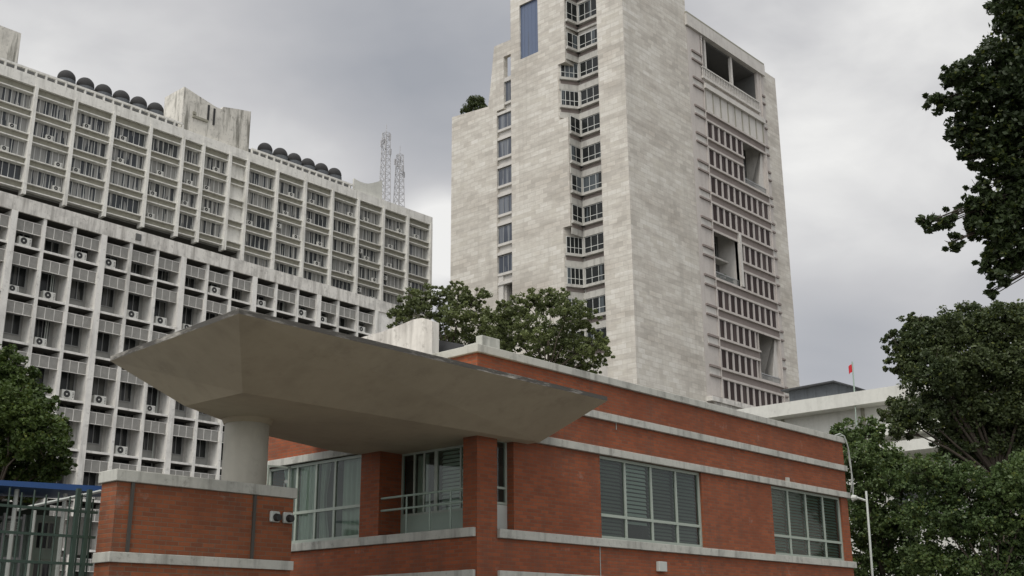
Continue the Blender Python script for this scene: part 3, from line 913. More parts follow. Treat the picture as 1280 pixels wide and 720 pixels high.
# slanting pale cheek walls in the right hand loggias
for k0, k1, um in ((2, 0, 132.1-XT), (9, 7, 132.9-XT)):
    z0, z1 = slab(k0)+0.2, slab(k1)
    b = MB(); b.hexa([RF.p(UE-1.9, 0.35, z0), RF.p(UE, 0.35, z0), RF.p(UE, 2.95, z0), RF.p(UE-0.3, 2.95, z0),
                      RF.p(UE-0.12, 0.35, z1), RF.p(UE, 0.35, z1), RF.p(UE, 2.95, z1), RF.p(UE-0.1, 2.95, z1)])
    part('slanting_cheek', b, M['ribs'], root)
# corner post between left loggia and windows
b = MB(); b.box(RF, 129.0-XT, 129.55-XT, -0.35, 0.4, slab(6)+0.2, slab(4)-0.25); part('loggia_post', b, M['ribs'], root)
# top opening
u0, u1 = UW-0.5, 137.7-XT
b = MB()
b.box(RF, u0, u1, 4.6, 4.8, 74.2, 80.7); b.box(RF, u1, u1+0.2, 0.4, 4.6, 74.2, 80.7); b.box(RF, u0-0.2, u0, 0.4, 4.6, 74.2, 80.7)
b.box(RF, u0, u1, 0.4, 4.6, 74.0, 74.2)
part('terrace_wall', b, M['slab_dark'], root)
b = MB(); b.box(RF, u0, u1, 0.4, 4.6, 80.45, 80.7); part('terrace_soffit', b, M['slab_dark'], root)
for du in (1.2, 7.6): window(root, RF, u0+du, 4.4, 74.5, 3.2, 4.8, 2, 1.8, M['dframe'], M['glass_tower'], 0.1)
b = MB(); b.box(RF, u0+1.35, u0+1.75, 0.2, 0.6, 74.4, 80.7); b.box(RF, u0+8.2, u0+8.6, 0.2, 0.6, 74.4, 80.7); b.box(RF, u0+9.4, u1-0.1, 4.3, 4.58, 74.3, 80.3)
pieces('terrace_column', b, M['ribs'], root)
b = MB(); b.box(RF, u0-0.2, u1-0.2, -0.35, 0.0, 74.0, 74.35); b.box(RF, u0-0.2, u1-0.2, -0.3, -0.05, 75.6, 75.8)
u = u0-0.1
while u < u1-0.3: b.box(RF, u, u+0.12, -0.25, -0.1, 74.35, 75.6); u += 0.42
part('terrace_railing', b, M['ribs'], root)
b = MB(); b.box(RF, UW-0.4, UE+0.3, -0.45, 0.0, 72.6, 73.3); part('terrace_ledge', b, M['ribs'], root)
b = MB()
for i in range(9):
    uu = UW-0.1+(UE-UW)*i/8.0
    b.box(RF, uu-0.06, uu+0.06, -0.16, 0.0, 69.4, 72.6)
pieces('panel_fin', b, M['spandrel'], root)
b = MB(); b.box(RF, UW-0.2, UE+0.2, -0.06, -0.004, 69.4, 72.6); part('rib_panel', b, M['ribs'], root)
b = MB(); b.box(RF, 14.4, UE+1.2, -0.8, 0.0, 29.2, 29.8); b.box(RF, 15.5, UE+1.2, -0.5, 0.0, 27, 29.2); part('base_ledge', b, M['par_low'], root)

# ================================================================== WHITE BUILDING, right background
root = thing('white_building', (80, 30, 0), 'long low white rendered building with deep fascia, behind the brick building', 'building')
b = MB(); b.box(W, 76.4, 90, -10, 62, 0, 17.5); part('wall', b, M['white_rend'], root)
b = MB(); b.box(W, 75.0, 91, -12, 62, 17.0, 17.95); part('fascia', b, M['white_rend'], root)
b = MB(); b.box(W, 74.6, 76.4, -8, 34.4, 14.6, 15.35); b.box(W, 73.4, 76.4, -8, 33, 13.2, 13.9); pieces('awning_slab', b, M['white_rend'], root)
b = MB()
for y in (50, 41.6, 35.3, 29): b.box(W, 76.3, 76.4, y-0.12, y+0.12, 13, 17.0)
pieces('wall_rib', b, M['spandrel'], root)
for y in (31.5, 24, 16, 8): window(root, Fr(76.34, y+2.2, -90), 0, -0.02, 9.5, 4.4, 2.5, 4, 0, M['wframe'], M['glass_low'], 0.08)
root2 = thing('rooftop_shed', (80, 39, 18), 'dark low shed roof standing on the white building roof', 'shed')
SHF = Fr(78.2, 41.9, -90)
b = MB(); b.elev(SHF, [(0, 17.96), (5.3, 17.96), (5.3, 18.95), (3.9, 19.5), (0, 19.42)], 0, 3.8); part('wall', b, M['clad'], root2)
b = MB(); b.elev(SHF, [(-0.4, 19.42), (3.9, 19.51), (5.7, 18.80), (5.7, 18.88), (3.95, 19.62), (-0.4, 19.53)], -0.5, 4.2); part('roof', b, M['darkroof'], root2)
root3 = thing('flagpole', (75.2, 35.2, 17.95), 'thin flagpole with small red and green flag on the white building', 'flagpole')
b = MB(); b.tube([(75.25, 35.25, 17.95), (75.25, 35.2, 20.15)], 0.05, 6); b.tube([(75.2, 35.25, 17.95), (75.0, 35.25, 14.2)], 0.04, 5); part('pole', b, M['rail'], root3)
b = MB()
fl = []
for q in range(7):
    t = q/6; fl.append((75.25+0.05*math.sin(t*7), 35.2+0.34*t, 20.05-0.2*t))
for q in range(6):
    p, p2 = fl[q], fl[q+1]
    b.hexa([(p[0], p[1], p[2]-0.55), (p2[0], p2[1], p2[2]-0.55), (p2[0]+.02, p2[1], p2[2]-0.55), (p[0]+.02, p[1], p[2]-0.55),
            p, p2, (p2[0]+.02, p2[1], p2[2]), (p[0]+.02, p[1], p[2])])
part('flag', b, M['red'], root3)

# ================================================================== BRICK BUILDING
root = thing('brick_building', (17.9, 17.1, 0), 'two storey red brick building with pale concrete bands and green framed windows', 'building')
BX, BY, X1, Y1 = 17.91, 17.08, 35.2, 25.8
RFb = Fr(BX, BY, 0); LFb = Fr(BX, Y1, -90)
ux = lambda x: x-BX
uy = lambda y: Y1-y
ZR = 7.64
b = MB()
b.wall(RFb, 0, X1-BX, 0, ZR, [(ux(18.54), ux(19.08), 3.86, 5.86), (ux(22.2), ux(26.66), 3.86, 5.86), (ux(30.36), ux(34.76), 3.86, 5.86)], 0, 0.28)
b.wall(LFb, 0, uy(BY+0.28), 0, ZR, [(uy(24.5), uy(20.86), 3.86, 5.86), (uy(20.2), uy(17.5), 3.86, 5.86)], 0, 0.28)
b.box(W, X1-0.28, X1, BY+0.28, Y1, 0, ZR); b.box(W, BX+0.28, X1-0.28, Y1-0.28, Y1, 0, ZR)
part('brick_wall', b, M['brick'], root)
b = MB(); b.box(W, BX-0.08, X1+0.08, BY-0.08, Y1+0.05, ZR, 7.82); bevel(part('coping', b, M['band'], root), 0.012)
b = MB()
b.box(W, BX-0.06, X1+0.06, BY-0.08, BY+0.0, 6.72, 6.90)
b.box(W, BX-0.06, BX, BY, 19.0, 6.72, 6.90)
bevel(part('concrete_band', b, M['band'], root), 0.01)
b = MB()
b.box(W, BX-0.08, X1+0.1, BY-0.08, BY, 5.86, 6.04); b.box(W, BX-0.08, BX, BY, Y1, 5.82, 6.0)
bevel(part('concrete_band', b, M['band'], root), 0.01)
b = MB()
b.box(W, 18.54, X1+0.1, BY-0.08, BY+0.1, 3.67, 3.86); b.box(W, BX-0.08, BX+0.1, 17.12, Y1, 3.67, 3.86)
bevel(part('sill_band', b, M['band'], root), 0.01)
b = MB()
b.box(W, 18.54, 24.95, BY-0.08, BY, 2.82, 2.99); b.box(W, BX-0.08, BX, 17.12, Y1, 2.82, 2.99)
bevel(part('concrete_band', b, M['band'], root), 0.01)
b = MB(); b.box(W, BX+0.28, X1-0.28, BY+0.28, Y1-0.28, 7.2, 7.5); b.box(W, BX+0.28, X1-0.28, BY+0.28, Y1-0.28, 3.5, 3.78); pieces('floor_slab', b, M['room'], root)
b = MB()
b.box(W, 19.5, 19.6, 19.0, 24.9, 3.78, 7.2); b.box(W, 20.4, X1-0.3, 20.4, 20.5, 3.78, 7.2); pieces('inner_wall', b, M['room'], root)
b = MB(); b.box(W, BX+0.3, X1-0.3, BY+0.3, Y1-0.3, 5.92, 6.0); part('ceiling', b, M['room'], root)
# right face windows
def blinds(x0, x1, z0, z1, y, gap=0.055, tilt=0.02, name='blind', mm='blind'):
    q = MB(); z = z0
    while z < z1:
        q.quad((x0, y, z), (x1, y, z), (x1, y+tilt, z+gap*0.72), (x0, y+tilt, z+gap*0.72)); z += gap
    return part(name, q, M[mm], root)
for x0, x1 in ((22.2, 26.66), (30.36, 34.76)):
    window(root, RFb, ux(x0), 0.07, 3.87, x1-x0, 1.98, 4, 0.56, M['frame'], M['glass'], 0.07, depth=0.08)
blinds(23.38, 24.35, 4.3, 5.8, BY+0.19, 0.10, 0.03, mm='blind_pale')
blinds(22.28, 23.30, 3.95, 5.8, BY+0.20, 0.09, 0.05)
blinds(24.45, 25.48, 4.02, 5.8, BY+0.21, 0.09, 0.05)
blinds(25.56, 26.6, 3.95, 5.8, BY+0.20, 0.09, 0.04)
blinds(30.45, 31.4, 3.95, 5.8, BY+0.20, 0.09, 0.05)
blinds(31.52, 32.5, 4.1, 5.8, BY+0.21, 0.09, 0.03)
blinds(32.62, 33.6, 3.95, 5.8, BY+0.20, 0.09, 0.06)
blinds(33.72, 34.7, 3.95, 5.8, BY+0.20, 0.09, 0.05)
window(root, RFb, ux(18.54), 0.2, 4.42, 0.54, 1.42, 1, 0.36, M['frame'], M['glass'], 0.05, depth=0.06)
b = MB(); b.box(RFb, ux(18.54), ux(19.08), 0.2, 0.27, 3.87, 4.41); part('window_panel', b, M['sheet'], root)
# left face big window
w0 = 24.5
window(root, LFb, uy(24.5), 0.05, 3.87, 3.64, 1.94, [1.15, 1.9, 2.62], 0.74, M['frame'], M['glass'], 0.07, depth=0.07)
# open sash swung out
b = MB(); SFr = Fr(BX+0.05, 23.65, 170)
for a_ in ((0, 0.62, 0, 0.04, 0, 0.04), (0, 0.62, 0, 0.04, 1.14, 1.18), (0, 0.04, 0, 0.04, 0.04, 1.14), (0.58, 0.62, 0, 0.04, 0.04, 1.14)):
    b.box(SFr, a_[0], a_[1], a_[2], a_[3], a_[4]+4.6, a_[5]+4.6)
part('open_sash', b, M['frame'], root)
def curtain(y0, y1, z0, z1, x, bow=0.0, seed=0, gather=None):
    q = MB(); n = 36; rows = 10; rr = random.Random(seed); ph = rr.random()*6
    P = []
    for j in range(rows+1):
        t = j/rows; row = []
        for i in range(n+1):
            s = i/n; ya = y0+(y1-y0)*s
            if gather is not None: ya = gather+(ya-gather)*(1-0.45*math.sin(t*math.pi)**1.5)
            row.append((x+0.035*math.sin(s*n*0.9+ph)+0.015*math.sin(s*23+ph*2), ya, z1+(z0-z1)*t))
        P.append(row)
    b = len(q.v)
    for row in P: q.v += row
    for j in range(rows):
        for i in range(n):
            a = b+j*(n+1)+i; q.f.append((a, a+1, a+n+2, a+n+1)); q.m.append(0)
    return smooth(part('curtain', q, M['curtain'], root))
xc = BX+0.17
curtain(24.05, 23.45, 3.9, 5.78, xc, seed=1, gather=23.5)
curtain(23.3, 22.6, 3.9, 5.78, xc, seed=2)
curtain(22.5, 22.2, 3.9, 5.78, xc, seed=3, gather=22.5)
curtain(21.8, 20.95, 3.9, 5.78, xc+0.1, seed=5)
b = MB(); b.box(W, xc+0.25, xc+0.5, 20.95, 24.3, 3.8, 4.35); part('desk_back', b, M['room'], root)
# balcony recess
b = MB()
b.box(W, BX+0.28, 18.75, 20.2, 20.3, 3.78, 5.92); b.box(W, BX+0.28, 18.75, 17.38, 17.48, 3.78, 5.92)
pieces('balcony_wall', b, M['brick'], root)
RB = Fr(18.6, 20.2, -90)
b = MB(); b.box(RB, 0, 2.72, 0, 0.08, 3.78, 4.34); part('balcony_panel', b, M['rail'], root)
window(root, RB, 0.0, 0.0, 4.34, 1.15, 1.46, [0.42, 0.75], 0, M['frame'], M['glass'], 0.05)
window(root, RB, 1.15, 0.0, 4.34, 1.57, 1.46, 2, 0, M['frame'], M['glass'], 0.05)
q = MB(); z = 4.4
while z < 5.75:
    q.quad((18.75, 19.0, z), (18.75, 17.55, z), (18.79, 17.55, z+0.07), (18.79, 19.0, z+0.07)); z += 0.09
part('blind', q, M['blind_pale'], root)
q = MB(); q.box(W, 18.8, 18.83, 19.5, 19.85, 3.9, 5.75); part('curtain', q, M['curtain'], root)
b = MB()
for z in (4.43, 4.71): b.tube([(BX+0.08, 20.2, z), (BX+0.08, 17.5, z)], 0.025, 8)
for y in (19.35, 18.6, 17.95): b.tube([(BX+0.08, y, 3.86), (BX+0.08, y, 4.71)], 0.02, 8)
part('railing', b, M['rail'], root)
# roof pieces
b = MB()
b.elev(Fr(17.95, 25.6, -90), [(0, 7.82), (25.6-18.56, 7.82), (25.6-18.56, 8.64), (25.6-18.9, 8.78), (25.6-19.2, 8.80), (25.6-20.2, 8.70), (0, 8.66)], 0, 0.22)
part('roof_upstand', b, M['par_low'], root)
b = MB(); b.box(W, 18.42, 19.02, 17.42, 17.62, 7.82, 8.2); b.box(W, 18.42, 19.02, 17.62, 18.0, 7.82, 8.05); bevel(part('roof_block', b, M['band'], root), 0.015)
b = MB(); b.hexa([(18.5, 20.5, 7.83), (18.5, 17.95, 7.83), (22, 17.95, 7.83), (22, 20.5, 7.83), (18.5, 20.5, 8.84), (18.5, 17.95, 8.06), (22, 17.95, 8.06), (22, 20.5, 8.84)])
part('felt_roof', b, M['darkroof'], root)
# small fittings
b = MB(); b.box(W, 24.38, 24.72, BY-0.1, BY, 3.18, 3.42); o = bevel(part('socket_box', b, M['sheet'], root), 0.01)
b = MB()
pts = [(34.7, BY-0.02, 7.84), (35.0, BY-0.05, 7.93), (35.25, BY-0.08, 7.86), (35.36, BY-0.1, 7.6), (35.40, BY-0.1, 7.0), (35.5, BY-0.1, 6.6), (35.42, BY-0.12, 6.1), (35.36, BY-0.1, 5.75)]
b.tube(pts, 0.022, 8)
b.tube([(34.9, BY+0.0, 7.84), (35.15, BY-0.1, 7.88), (35.32, BY-0.14, 7.5), (35.44, BY-0.12, 6.9), (35.40, BY-0.12, 6.4), (35.25, BY-0.12, 6.05)], 0.018, 6)
smooth(part('downpipe', b, M['pipe'], root))
b = MB(); b.box(W, 31.25, 31.4, BY-0.06, BY, 6.04, 6.16); part('band_fitting', b, M['band'], root)
b = MB(); b.tube([(22.9, BY-0.012, 6.72), (22.9, BY-0.012, 6.55)], 0.012, 6); part('drip_pipe', b, M['pipe'], root)
b = MB(); b.tube([(22.1, BY-0.012, 3.67), (22.1, BY-0.012, 1.2)], 0.012, 6)
part('cable', b, M['pipe'], root)

# ================================================================== CANOPY (inverted hipped slab) + column
root = thing('entrance_canopy', (13.4, 19.15, 0), 'large cream concrete canopy with upturned mouldy edges on a round column', 'canopy')
T, S = 6.6, 5.8
A = (10.31, 15.1); L = (10.60, 19.56); R_ = (20.05, 15.16); Rb = (20.05, 22.6); Lb = (14.2, 22.4)
a = (11.78, 16.98); l = (11.74, 18.75); m1 = (13.2, 19.55); m2 = (14.8, 20.35); n2_ = (17.0, 20.95); nb = (17.88, 20.95); r_ = (19.55, 16.72); rb = (19.55, 20.95)
b = MB()
def P3(p, z): return (p[0], p[1], z)
# sloping underside
b.quad(P3(A, T), P3(R_, T), P3(r_, S), P3(a, S))
b.quad(P3(L, T), P3(A, T), P3(a, S), P3(l, S))
b.quad(P3(R_, T), P3(Rb, T), P3(rb, S), P3(r_, S))
Lm = (13.0, 20.6)
b.quad(P3(Lm, T), P3(L, T), P3(l, S), P3(m1, S))
b.quad(P3(Lb, T), P3(Lm, T), P3(m1, S), P3(m2, S))
b.quad(P3(Lb, T), P3(m2, S), P3(n2_, S))
b.quad(P3(Rb, T), P3(Lb, T), P3(n2_, S), P3(rb, S))
b.quad(*[P3(p, S) for p in (a, r_, rb, n2_, m2, m1, l)])
b.quad(*[P3(p, T-0.001) for p in (A, L, Lm, Lb, Rb, R_)])
part('soffit', b, M['canopy'], root)
lip = MB()
ring = [L, A, R_]
def lipseg(p, q, inn):
    lip.hexa([P3(p, T), P3(q, T), (q[0]+inn[1][0], q[1]+inn[1][1], T), (p[0]+inn[0][0], p[1]+inn[0][1], T),
              P3(p, T+0.09), P3(q, T+0.09), (q[0]+inn[1][0], q[1]+inn[1][1], T+0.09), (p[0]+inn[0][0], p[1]+inn[0][1], T+0.09)])
lipseg(L, A, ((0.25, 0), (0.25, 0.25))); lipseg(A, R_, ((0.25, 0.25), (-0.25, 0.25))); lipseg(R_, (20.05, 17.07), ((-0.25, 0.25), (-0.25, 0)))
lipseg(L, Lm, ((0.25, 0), (0.25, 0)))
part('edge_lip', lip, M['lip'], root)
cx, cy = 13.42, 19.12
b = MB(); b.tube([(cx, cy, 0), (cx, cy, 5.82)], 0.435, 40); smooth(bevel(part('column', b, M['column'], root), 0.01))
b = MB(); b.tube([(cx, cy, 5.70), (cx, cy, 5.80)], 0.46, 40, 0.50)
part('column_collar', b, M['canopy'], root)

# ================================================================== ENTRANCE WALL
root = thing('entrance_wall', (12, 18.4, 0), 'weathered red brick wall with pale coping in front of the round column', 'wall')
EW = Fr(10.22, 18.22, 0)
b = MB(); b.box(EW, 0, 3.74, 0, 0.5, 0, 4.22); part('brick_wall', b, M['brick_w'], root)
b = MB(); b.box(EW, -0.05, 3.79, -0.05, 0.56, 4.22, 4.42); bevel(part('coping', b, M['band'], root), 0.012)
b = MB(); b.box(EW, -0.05, 3.78, -0.05, 0.0, 2.87, 3.04); b.box(EW, -0.05, 0, 0.0, 0.5, 2.87, 3.04); bevel(part('concrete_band', b, M['band'], root), 0.01)
b = MB()
b.box(EW, 0.26, 0.32, -0.035, 0, 3.045, 4.215)
b.box(EW, 2.80, 2.86, -0.035, 0, 3.045, 4.215)
pieces('drainpipe', b, M['drain'], root)
rootl = [None]
for i, (u, lab) in enumerate(((3.18, 'left of two small round lamps on the brick entrance wall'), (3.48, 'right of two small round lamps on the brick entrance wall'))):
    t = thing('wall_lamp', EW.p(u+0.11, 0, 3.84), lab, 'lamp', 'bulkhead lamps on the entrance wall')
    b = MB(); b.box(EW, u, u+0.22, -0.07, 0, 3.74, 3.95); bevel(part('lamp_base', b, M['sheet'], t), 0.03, 3)
    c = MB(); c0 = EW.p(u+0.12, -0.07, 3.83)
    c.tube([c0, (c0[0], c0[1]-0.08, c0[2]-0.01), (c0[0], c0[1]-0.1, c0[2]-0.012)], 0.075, 14, 0.06); part('lamp_lens', c, M['black'], t)
t = thing('security_camera', (14.0, 18.3, 4.42), 'small white security camera on a short stem at the wall coping end', 'camera')
b = MB(); b.tube([(13.82, 18.35, 4.42), (13.82, 18.35, 4.52)], 0.015, 6); part('stem', b, M['pipe'], t)
b = MB(); b.tube([(13.9, 18.42, 4.56), (13.75, 18.2, 4.53)], 0.035, 10); part('camera_body', b, M['sheet'], t)

# ================================================================== LEFT FOREGROUND: fence, blue shelter
FY = 18.75
def onY(px, py, y):
    d = at(px, py, 100)-EYE; return EYE+d*(y/d.y)
root = thing('metal_fence', (8, FY, 0), 'dark green steel bar fence joining the brick entrance wall', 'fence')
x = 10.1
b = MB(); i = 0
while x > 3.5:
    h = 3.95 + (0.06 if i % 2 else 0)
    b.tube([(x, FY, 0.1), (x, FY, h)], 0.016, 5)
    x -= 0.21; i += 1
part('bars', b, M['fence'], root)
b = MB()
for z in (1.0, 2.0, 2.85, 3.3, 3.72): b.box(W, 3.4, 10.2, FY-0.02, FY+0.02, z-0.022, z+0.022)
pieces('fence_rail', b, M['fence'], root)
b = MB()
for x in (10.02, 9.82, 8.25, 6.2, 4.1): b.box(W, x-0.035, x+0.035, FY-0.035, FY+0.035, 0, 4.1)
pieces('fence_post', b, M['fence'], root)
# shelter behind
SY = 23.0
p1 = onY(30, 609, SY); p2 = onY(126, 603, SY); p3 = onY(126, 613, SY)
root = thing('tarpaulin_shelter', (9.5, 24, 0), 'blue tarpaulin roofed shelter on pale poles behind the green fence', 'shelter')
zt = p2.z
b = MB()
zl = p1.z
b.hexa([(3.5, SY-0.2, zl-0.20), (13.6, SY-0.2, zt-0.20), (13.6, SY+4.2, zt+0.10), (3.5, SY+4.2, zl-0.02),
        (3.5, SY-0.2, zl-0.17), (13.6, SY-0.2, zt-0.06), (13.6, SY+4.2, zt+0.14), (3.5, SY+4.2, zl+0.02)])
part('roof_sheet', b, M['tarp'], root)
b = MB()
q1, q2 = onY(22, 637, SY-0.5), onY(126, 614, SY-0.5)
b.tube([q1, q2], 0.035, 6)
q1, q2 = onY(43, 638, SY-0.6), onY(32, 719, SY-0.6)
b.tube([(q1.x, q1.y, 0), q1], 0.045, 6)
q1 = onY(79, 645, SY); b.tube([(q1.x, q1.y, 0), (q1.x, q1.y, zt-0.3)], 0.045, 6)
q1 = onY(18, 640, SY); b.tube([(q1.x, q1.y, 0), (q1.x, q1.y, zt-0.3)], 0.045, 6)
for x in (4.2, 13.4): b.tube([(x, SY, 0), (x, SY, zt-0.3)], 0.05, 6)
tubes('pole', b, M['pipe'], root)
b = MB(); b.box(W, 3.5, 13.4, SY+3.9, SY+4.0, 0, zt-0.1); part('back_sheet', b, M['fence'], root)
# white boards and cabinets under the shelter
q1, q2 = onY(86, 645, SY+1.2), onY(109, 694, SY+1.2)
t = thing('notice_board', (q1.x, SY+1.2, 0), 'pale white board with two panels standing under the blue shelter', 'board')
b = MB(); mid = (q1.x+q2.x)/2
b.box(W, q1.x, mid-0.03, SY+1.2, SY+1.25, q2.z, q1.z); b.box(W, mid+0.03, q2.x, SY+1.2, SY+1.25, q2.z, q1.z); part('panel', b, M['sheet'], t)
b = MB(); b.box(W, q1.x+0.02, q1.x+0.07, SY+1.26, SY+1.3, 0, q1.z); b.box(W, q2.x-0.07, q2.x-0.02, SY+1.26, SY+1.3, 0, q1.z); part('leg', b, M['dframe'], t)
q1, q2 = onY(40, 643, SY+2.2), onY(72, 719, SY+2.2)
t = thing('guard_cabin', (q1.x, SY+2.2, 0), 'grey green cabin with shuttered window under the blue shelter', 'cabin')
b = MB(); b.wall(Fr(q1.x, SY+2.2, 0), 0, q2.x-q1.x, 0, q1.z, [(0.15, q2.x-q1.x-0.15, q1.z-0.75, q1.z-0.12), (0.15, q2.x-q1.x-0.15, q1.z-1.7, q1.z-0.95)], 0, 0.1); b.box(W, q1.x, q2.x, SY+2.4, SY+3.4, 0, q1.z)
part('wall', b, M['rail'], t)
window(t, Fr(q1.x, SY+2.2, 0), 0.15, 0.04, q1.z-0.75, round(q2.x-q1.x-0.3, 2), 0.63, 3, 0, M['frame'], M['glass_low'], 0.04)
window(t, Fr(q1.x, SY+2.2, 0), 0.15, 0.04, q1.z-1.7, round(q2.x-q1.x-0.3, 2), 0.75, 2, 0, M['frame'], M['glass_low'], 0.04)
q1, q2 = onY(5, 641, SY+1.6), onY(28, 676, SY+1.6)
t = thing('storage_rack', (q1.x, SY+1.6, 0), 'pale rack of stacked sheets at the far left under the blue shelter', 'rack')
b = MB()
for z in (q2.z-0.4, q2.z+0.1, q2.z+0.45): b.box(W, q1.x, q2.x, SY+1.6, SY+2.1, z, z+0.05)
for x in (q1.x, q2.x-0.05): b.box(W, x, x+0.05, SY+1.58, SY+1.63, 0, q1.z)
pieces('shelf', b, M['steel'], t)
b = MB()
for k in range(7): b.box(W, q1.x+0.08+0.01*k, q2.x-0.1-0.02*(k % 3), SY+1.65, SY+2.0, q2.z+0.16+k*0.035, q2.z+0.185+k*0.035)
part('sheet_stack', b, M['sheet'], t)

# street lamp on the right
lp = at(1088, 720, 34); lt = at(1083, 618, 34)
root = thing('street_lamp', (lt.x, lt.y, 0), 'slim pale street lamp with a short arm, right of the brick building', 'street lamp')
b = MB(); b.tube([(lp.x, lp.y, 0), (lt.x, lt.y, lt.z+0.1)], 0.04, 10, 0.03); smooth(part('pole', b, M['pipe'], root))
b = MB(); e0 = at(1083, 626, 34); e1 = at(1071, 622, 34.2); b.tube([e0, e1], 0.035, 6); part('arm', b, M['pipe'], root)
b = MB(); e2 = at(1066, 622.5, 34.3); b.tube([e1, e2], 0.06, 8, 0.1); part('lamp_head', b, M['sheet'], root)

# ================================================================== TREES
def leaves_mesh(name, clumps, size, density, seed, m, tuft=0.22, flat=0.8, kl=40):
    """clumps: (centre Vector, radius). Leaves sit in many tufts spread through each clump."""
    rs = np.random.RandomState(seed)
    C_ = []
    for c, r in clumps:
        nt_ = max(6, int(density*r*r))
        d = rs.normal(size=(nt_, 3)); d /= np.linalg.norm(d, axis=1)[:, None]
        rad = r*(rs.rand(nt_)**0.42)
        pc = np.array(c)+d*rad[:, None]*np.array([1, 1, flat])
        tr = r*tuft*(0.45+1.1*rs.rand(nt_)**1.5)
        k = kl
        for i in range(nt_):
            dd = rs.normal(size=(k, 3)); dd /= np.linalg.norm(dd, axis=1)[:, None]
            rr = tr[i]*(rs.rand(k)**0.4)
            C_.append(pc[i]+dd*rr[:, None]*np.array([1, 1, 0.75]))
    P = np.concatenate(C_); n = len(P)
    a = rs.normal(size=(n, 3)); a[:, 2] = a[:, 2]*0.7-0.25
    a /= np.linalg.norm(a, axis=1)[:, None]
    h = rs.normal(size=(n, 3)); h[:, 2] *= 0.5
    bb = np.cross(a, h); bb /= np.linalg.norm(bb, axis=1)[:, None]
    s = size*(0.65+0.7*rs.rand(n))[:, None]
    nn = np.cross(a, bb)
    v = np.empty((n, 4, 3))
    v[:, 0] = P-a*s*0.5; v[:, 1] = P+bb*s*0.30+nn*s*0.06; v[:, 2] = P+a*s*0.55; v[:, 3] = P-bb*s*0.30+nn*s*0.06
    me = bpy.data.meshes.new(name)
    me.vertices.add(n*4); me.vertices.foreach_set('co', v.reshape(-1))
    me.loops.add(n*4); me.loops.foreach_set('vertex_index', np.arange(n*4, dtype=np.int32))
    me.polygons.add(n); me.polygons.foreach_set('loop_start', np.arange(0, n*4, 4, dtype=np.int32)); me.polygons.foreach_set('loop_total', np.full(n, 4, dtype=np.int32))
    me.materials.append(m); me.update(); me.validate()
    return me
def tree(name, label, px_clumps, base, size, density, leafm, seed, trunk_r=0.3, group=None, limb_z=0.45, tuft=0.22, flat=0.8, lean=0.0, kl=40, grow=1.0, forkf=0.05):
    rr = random.Random(seed)
    cl = []
    for x, y, d, r in px_clumps:
        c = at(x, y, d); cl.append((c, r*d/F*grow))
    if base is None:
        wt_ = sum(r*r for c, r in cl); base = (sum(c.x*r*r for c, r in cl)/wt_, sum(c.y*r*r for c, r in cl)/wt_)
    bx, by = base
    root = thing(name, (bx, by, 0), label, 'tree', group)
    zmin = min(c.z-r for c, r in cl); ztop = max(c.z for c, r in cl)
    fork = max(2.0, zmin+(ztop-zmin)*forkf)
    b = MB()
    trunk = [(bx, by, 0), (bx+0.1, by+0.05, fork*0.5), (bx+lean, by, fork)]
    b.tube(trunk, trunk_r, 10, trunk_r*0.75)
    for c, r in cl:
        s_ = Vector((bx+lean, by, fork))
        mid = s_.lerp(c, 0.5)+Vector((rr.uniform(-.3, .3), rr.uniform(-.3, .3), rr.uniform(0, 0.08)*(c-s_).length))
        b.tube([s_, mid, mid.lerp(c, 0.7)], trunk_r*0.20, 7, trunk_r*0.04)
        for q in range(5):
            dv = Vector((rr.gauss(0, 1), rr.gauss(0, 1), rr.gauss(0.2, 0.7))).normalized()*r*0.85
            b.tube([mid.lerp(c, 0.6), c+dv*0.45+Vector((0, 0, -0.05*r)), c+dv], trunk_r*0.07, 5, trunk_r*0.02)
    smooth(part('trunk', b, M['bark'], root))
    put('crown', leaves_mesh('crown', cl, size, density, seed, leafm, tuft, flat, kl), (0, 0, 0), root)
    return root

# the two crowns behind the canopy
tree('feathery_tree', 'airy green tree behind the canopy, left one of the two in front of the tower',
     [(502, 398, 47, 20), (520, 380, 47, 24), (545, 372, 48, 22), (572, 368, 47, 20), (595, 372, 47, 18), (570, 396, 46, 26), (545, 405, 48, 24), (598, 395, 48, 20), (610, 415, 47, 22), (585, 425, 47, 24), (560, 432, 48, 22)],
     None, 0.11, 92, M['leaf_mid'], 11, 0.16, 'trees behind the canopy', tuft=0.20, grow=1.0)
tree('feathery_tree', 'wider bushy green tree behind the brick building coping, right of the pair',
     [(622, 400, 42, 24), (640, 385, 42, 22), (665, 380, 43, 22), (690, 378, 43, 24), (712, 388, 42, 24), (733, 402, 43, 20), (748, 425, 42, 18), (752, 445, 43, 16), (725, 435, 42, 24),
      (698, 425, 43, 28), (665, 412, 41, 28), (640, 425, 42, 24), (672, 450, 42, 24), (705, 458, 43, 22), (735, 462, 43, 18), (620, 432, 43, 20)],
     None, 0.10, 120, M['leaf_mid'], 12, 0.18, 'trees behind the canopy', tuft=0.18, grow=1.03)
# left tree
tree('leafy_tree', 'bright green leafy tree at the far left in front of the near office block',
     [(6, 455, 36, 24), (-30, 460, 36, 40), (25, 478, 36, 26), (45, 500, 36, 24), (66, 535, 36, 22), (10, 510, 35, 38), (45, 545, 35, 34), (74, 560, 36, 16), (15, 570, 36, 40), (58, 585, 36, 26),
      (78, 582, 36, 14), (-35, 520, 36, 50), (-30, 590, 36, 44), (30, 608, 36, 26)],
     None, 0.11, 150, M['leaf_left'], 13, 0.25, tuft=0.22, grow=1.12)
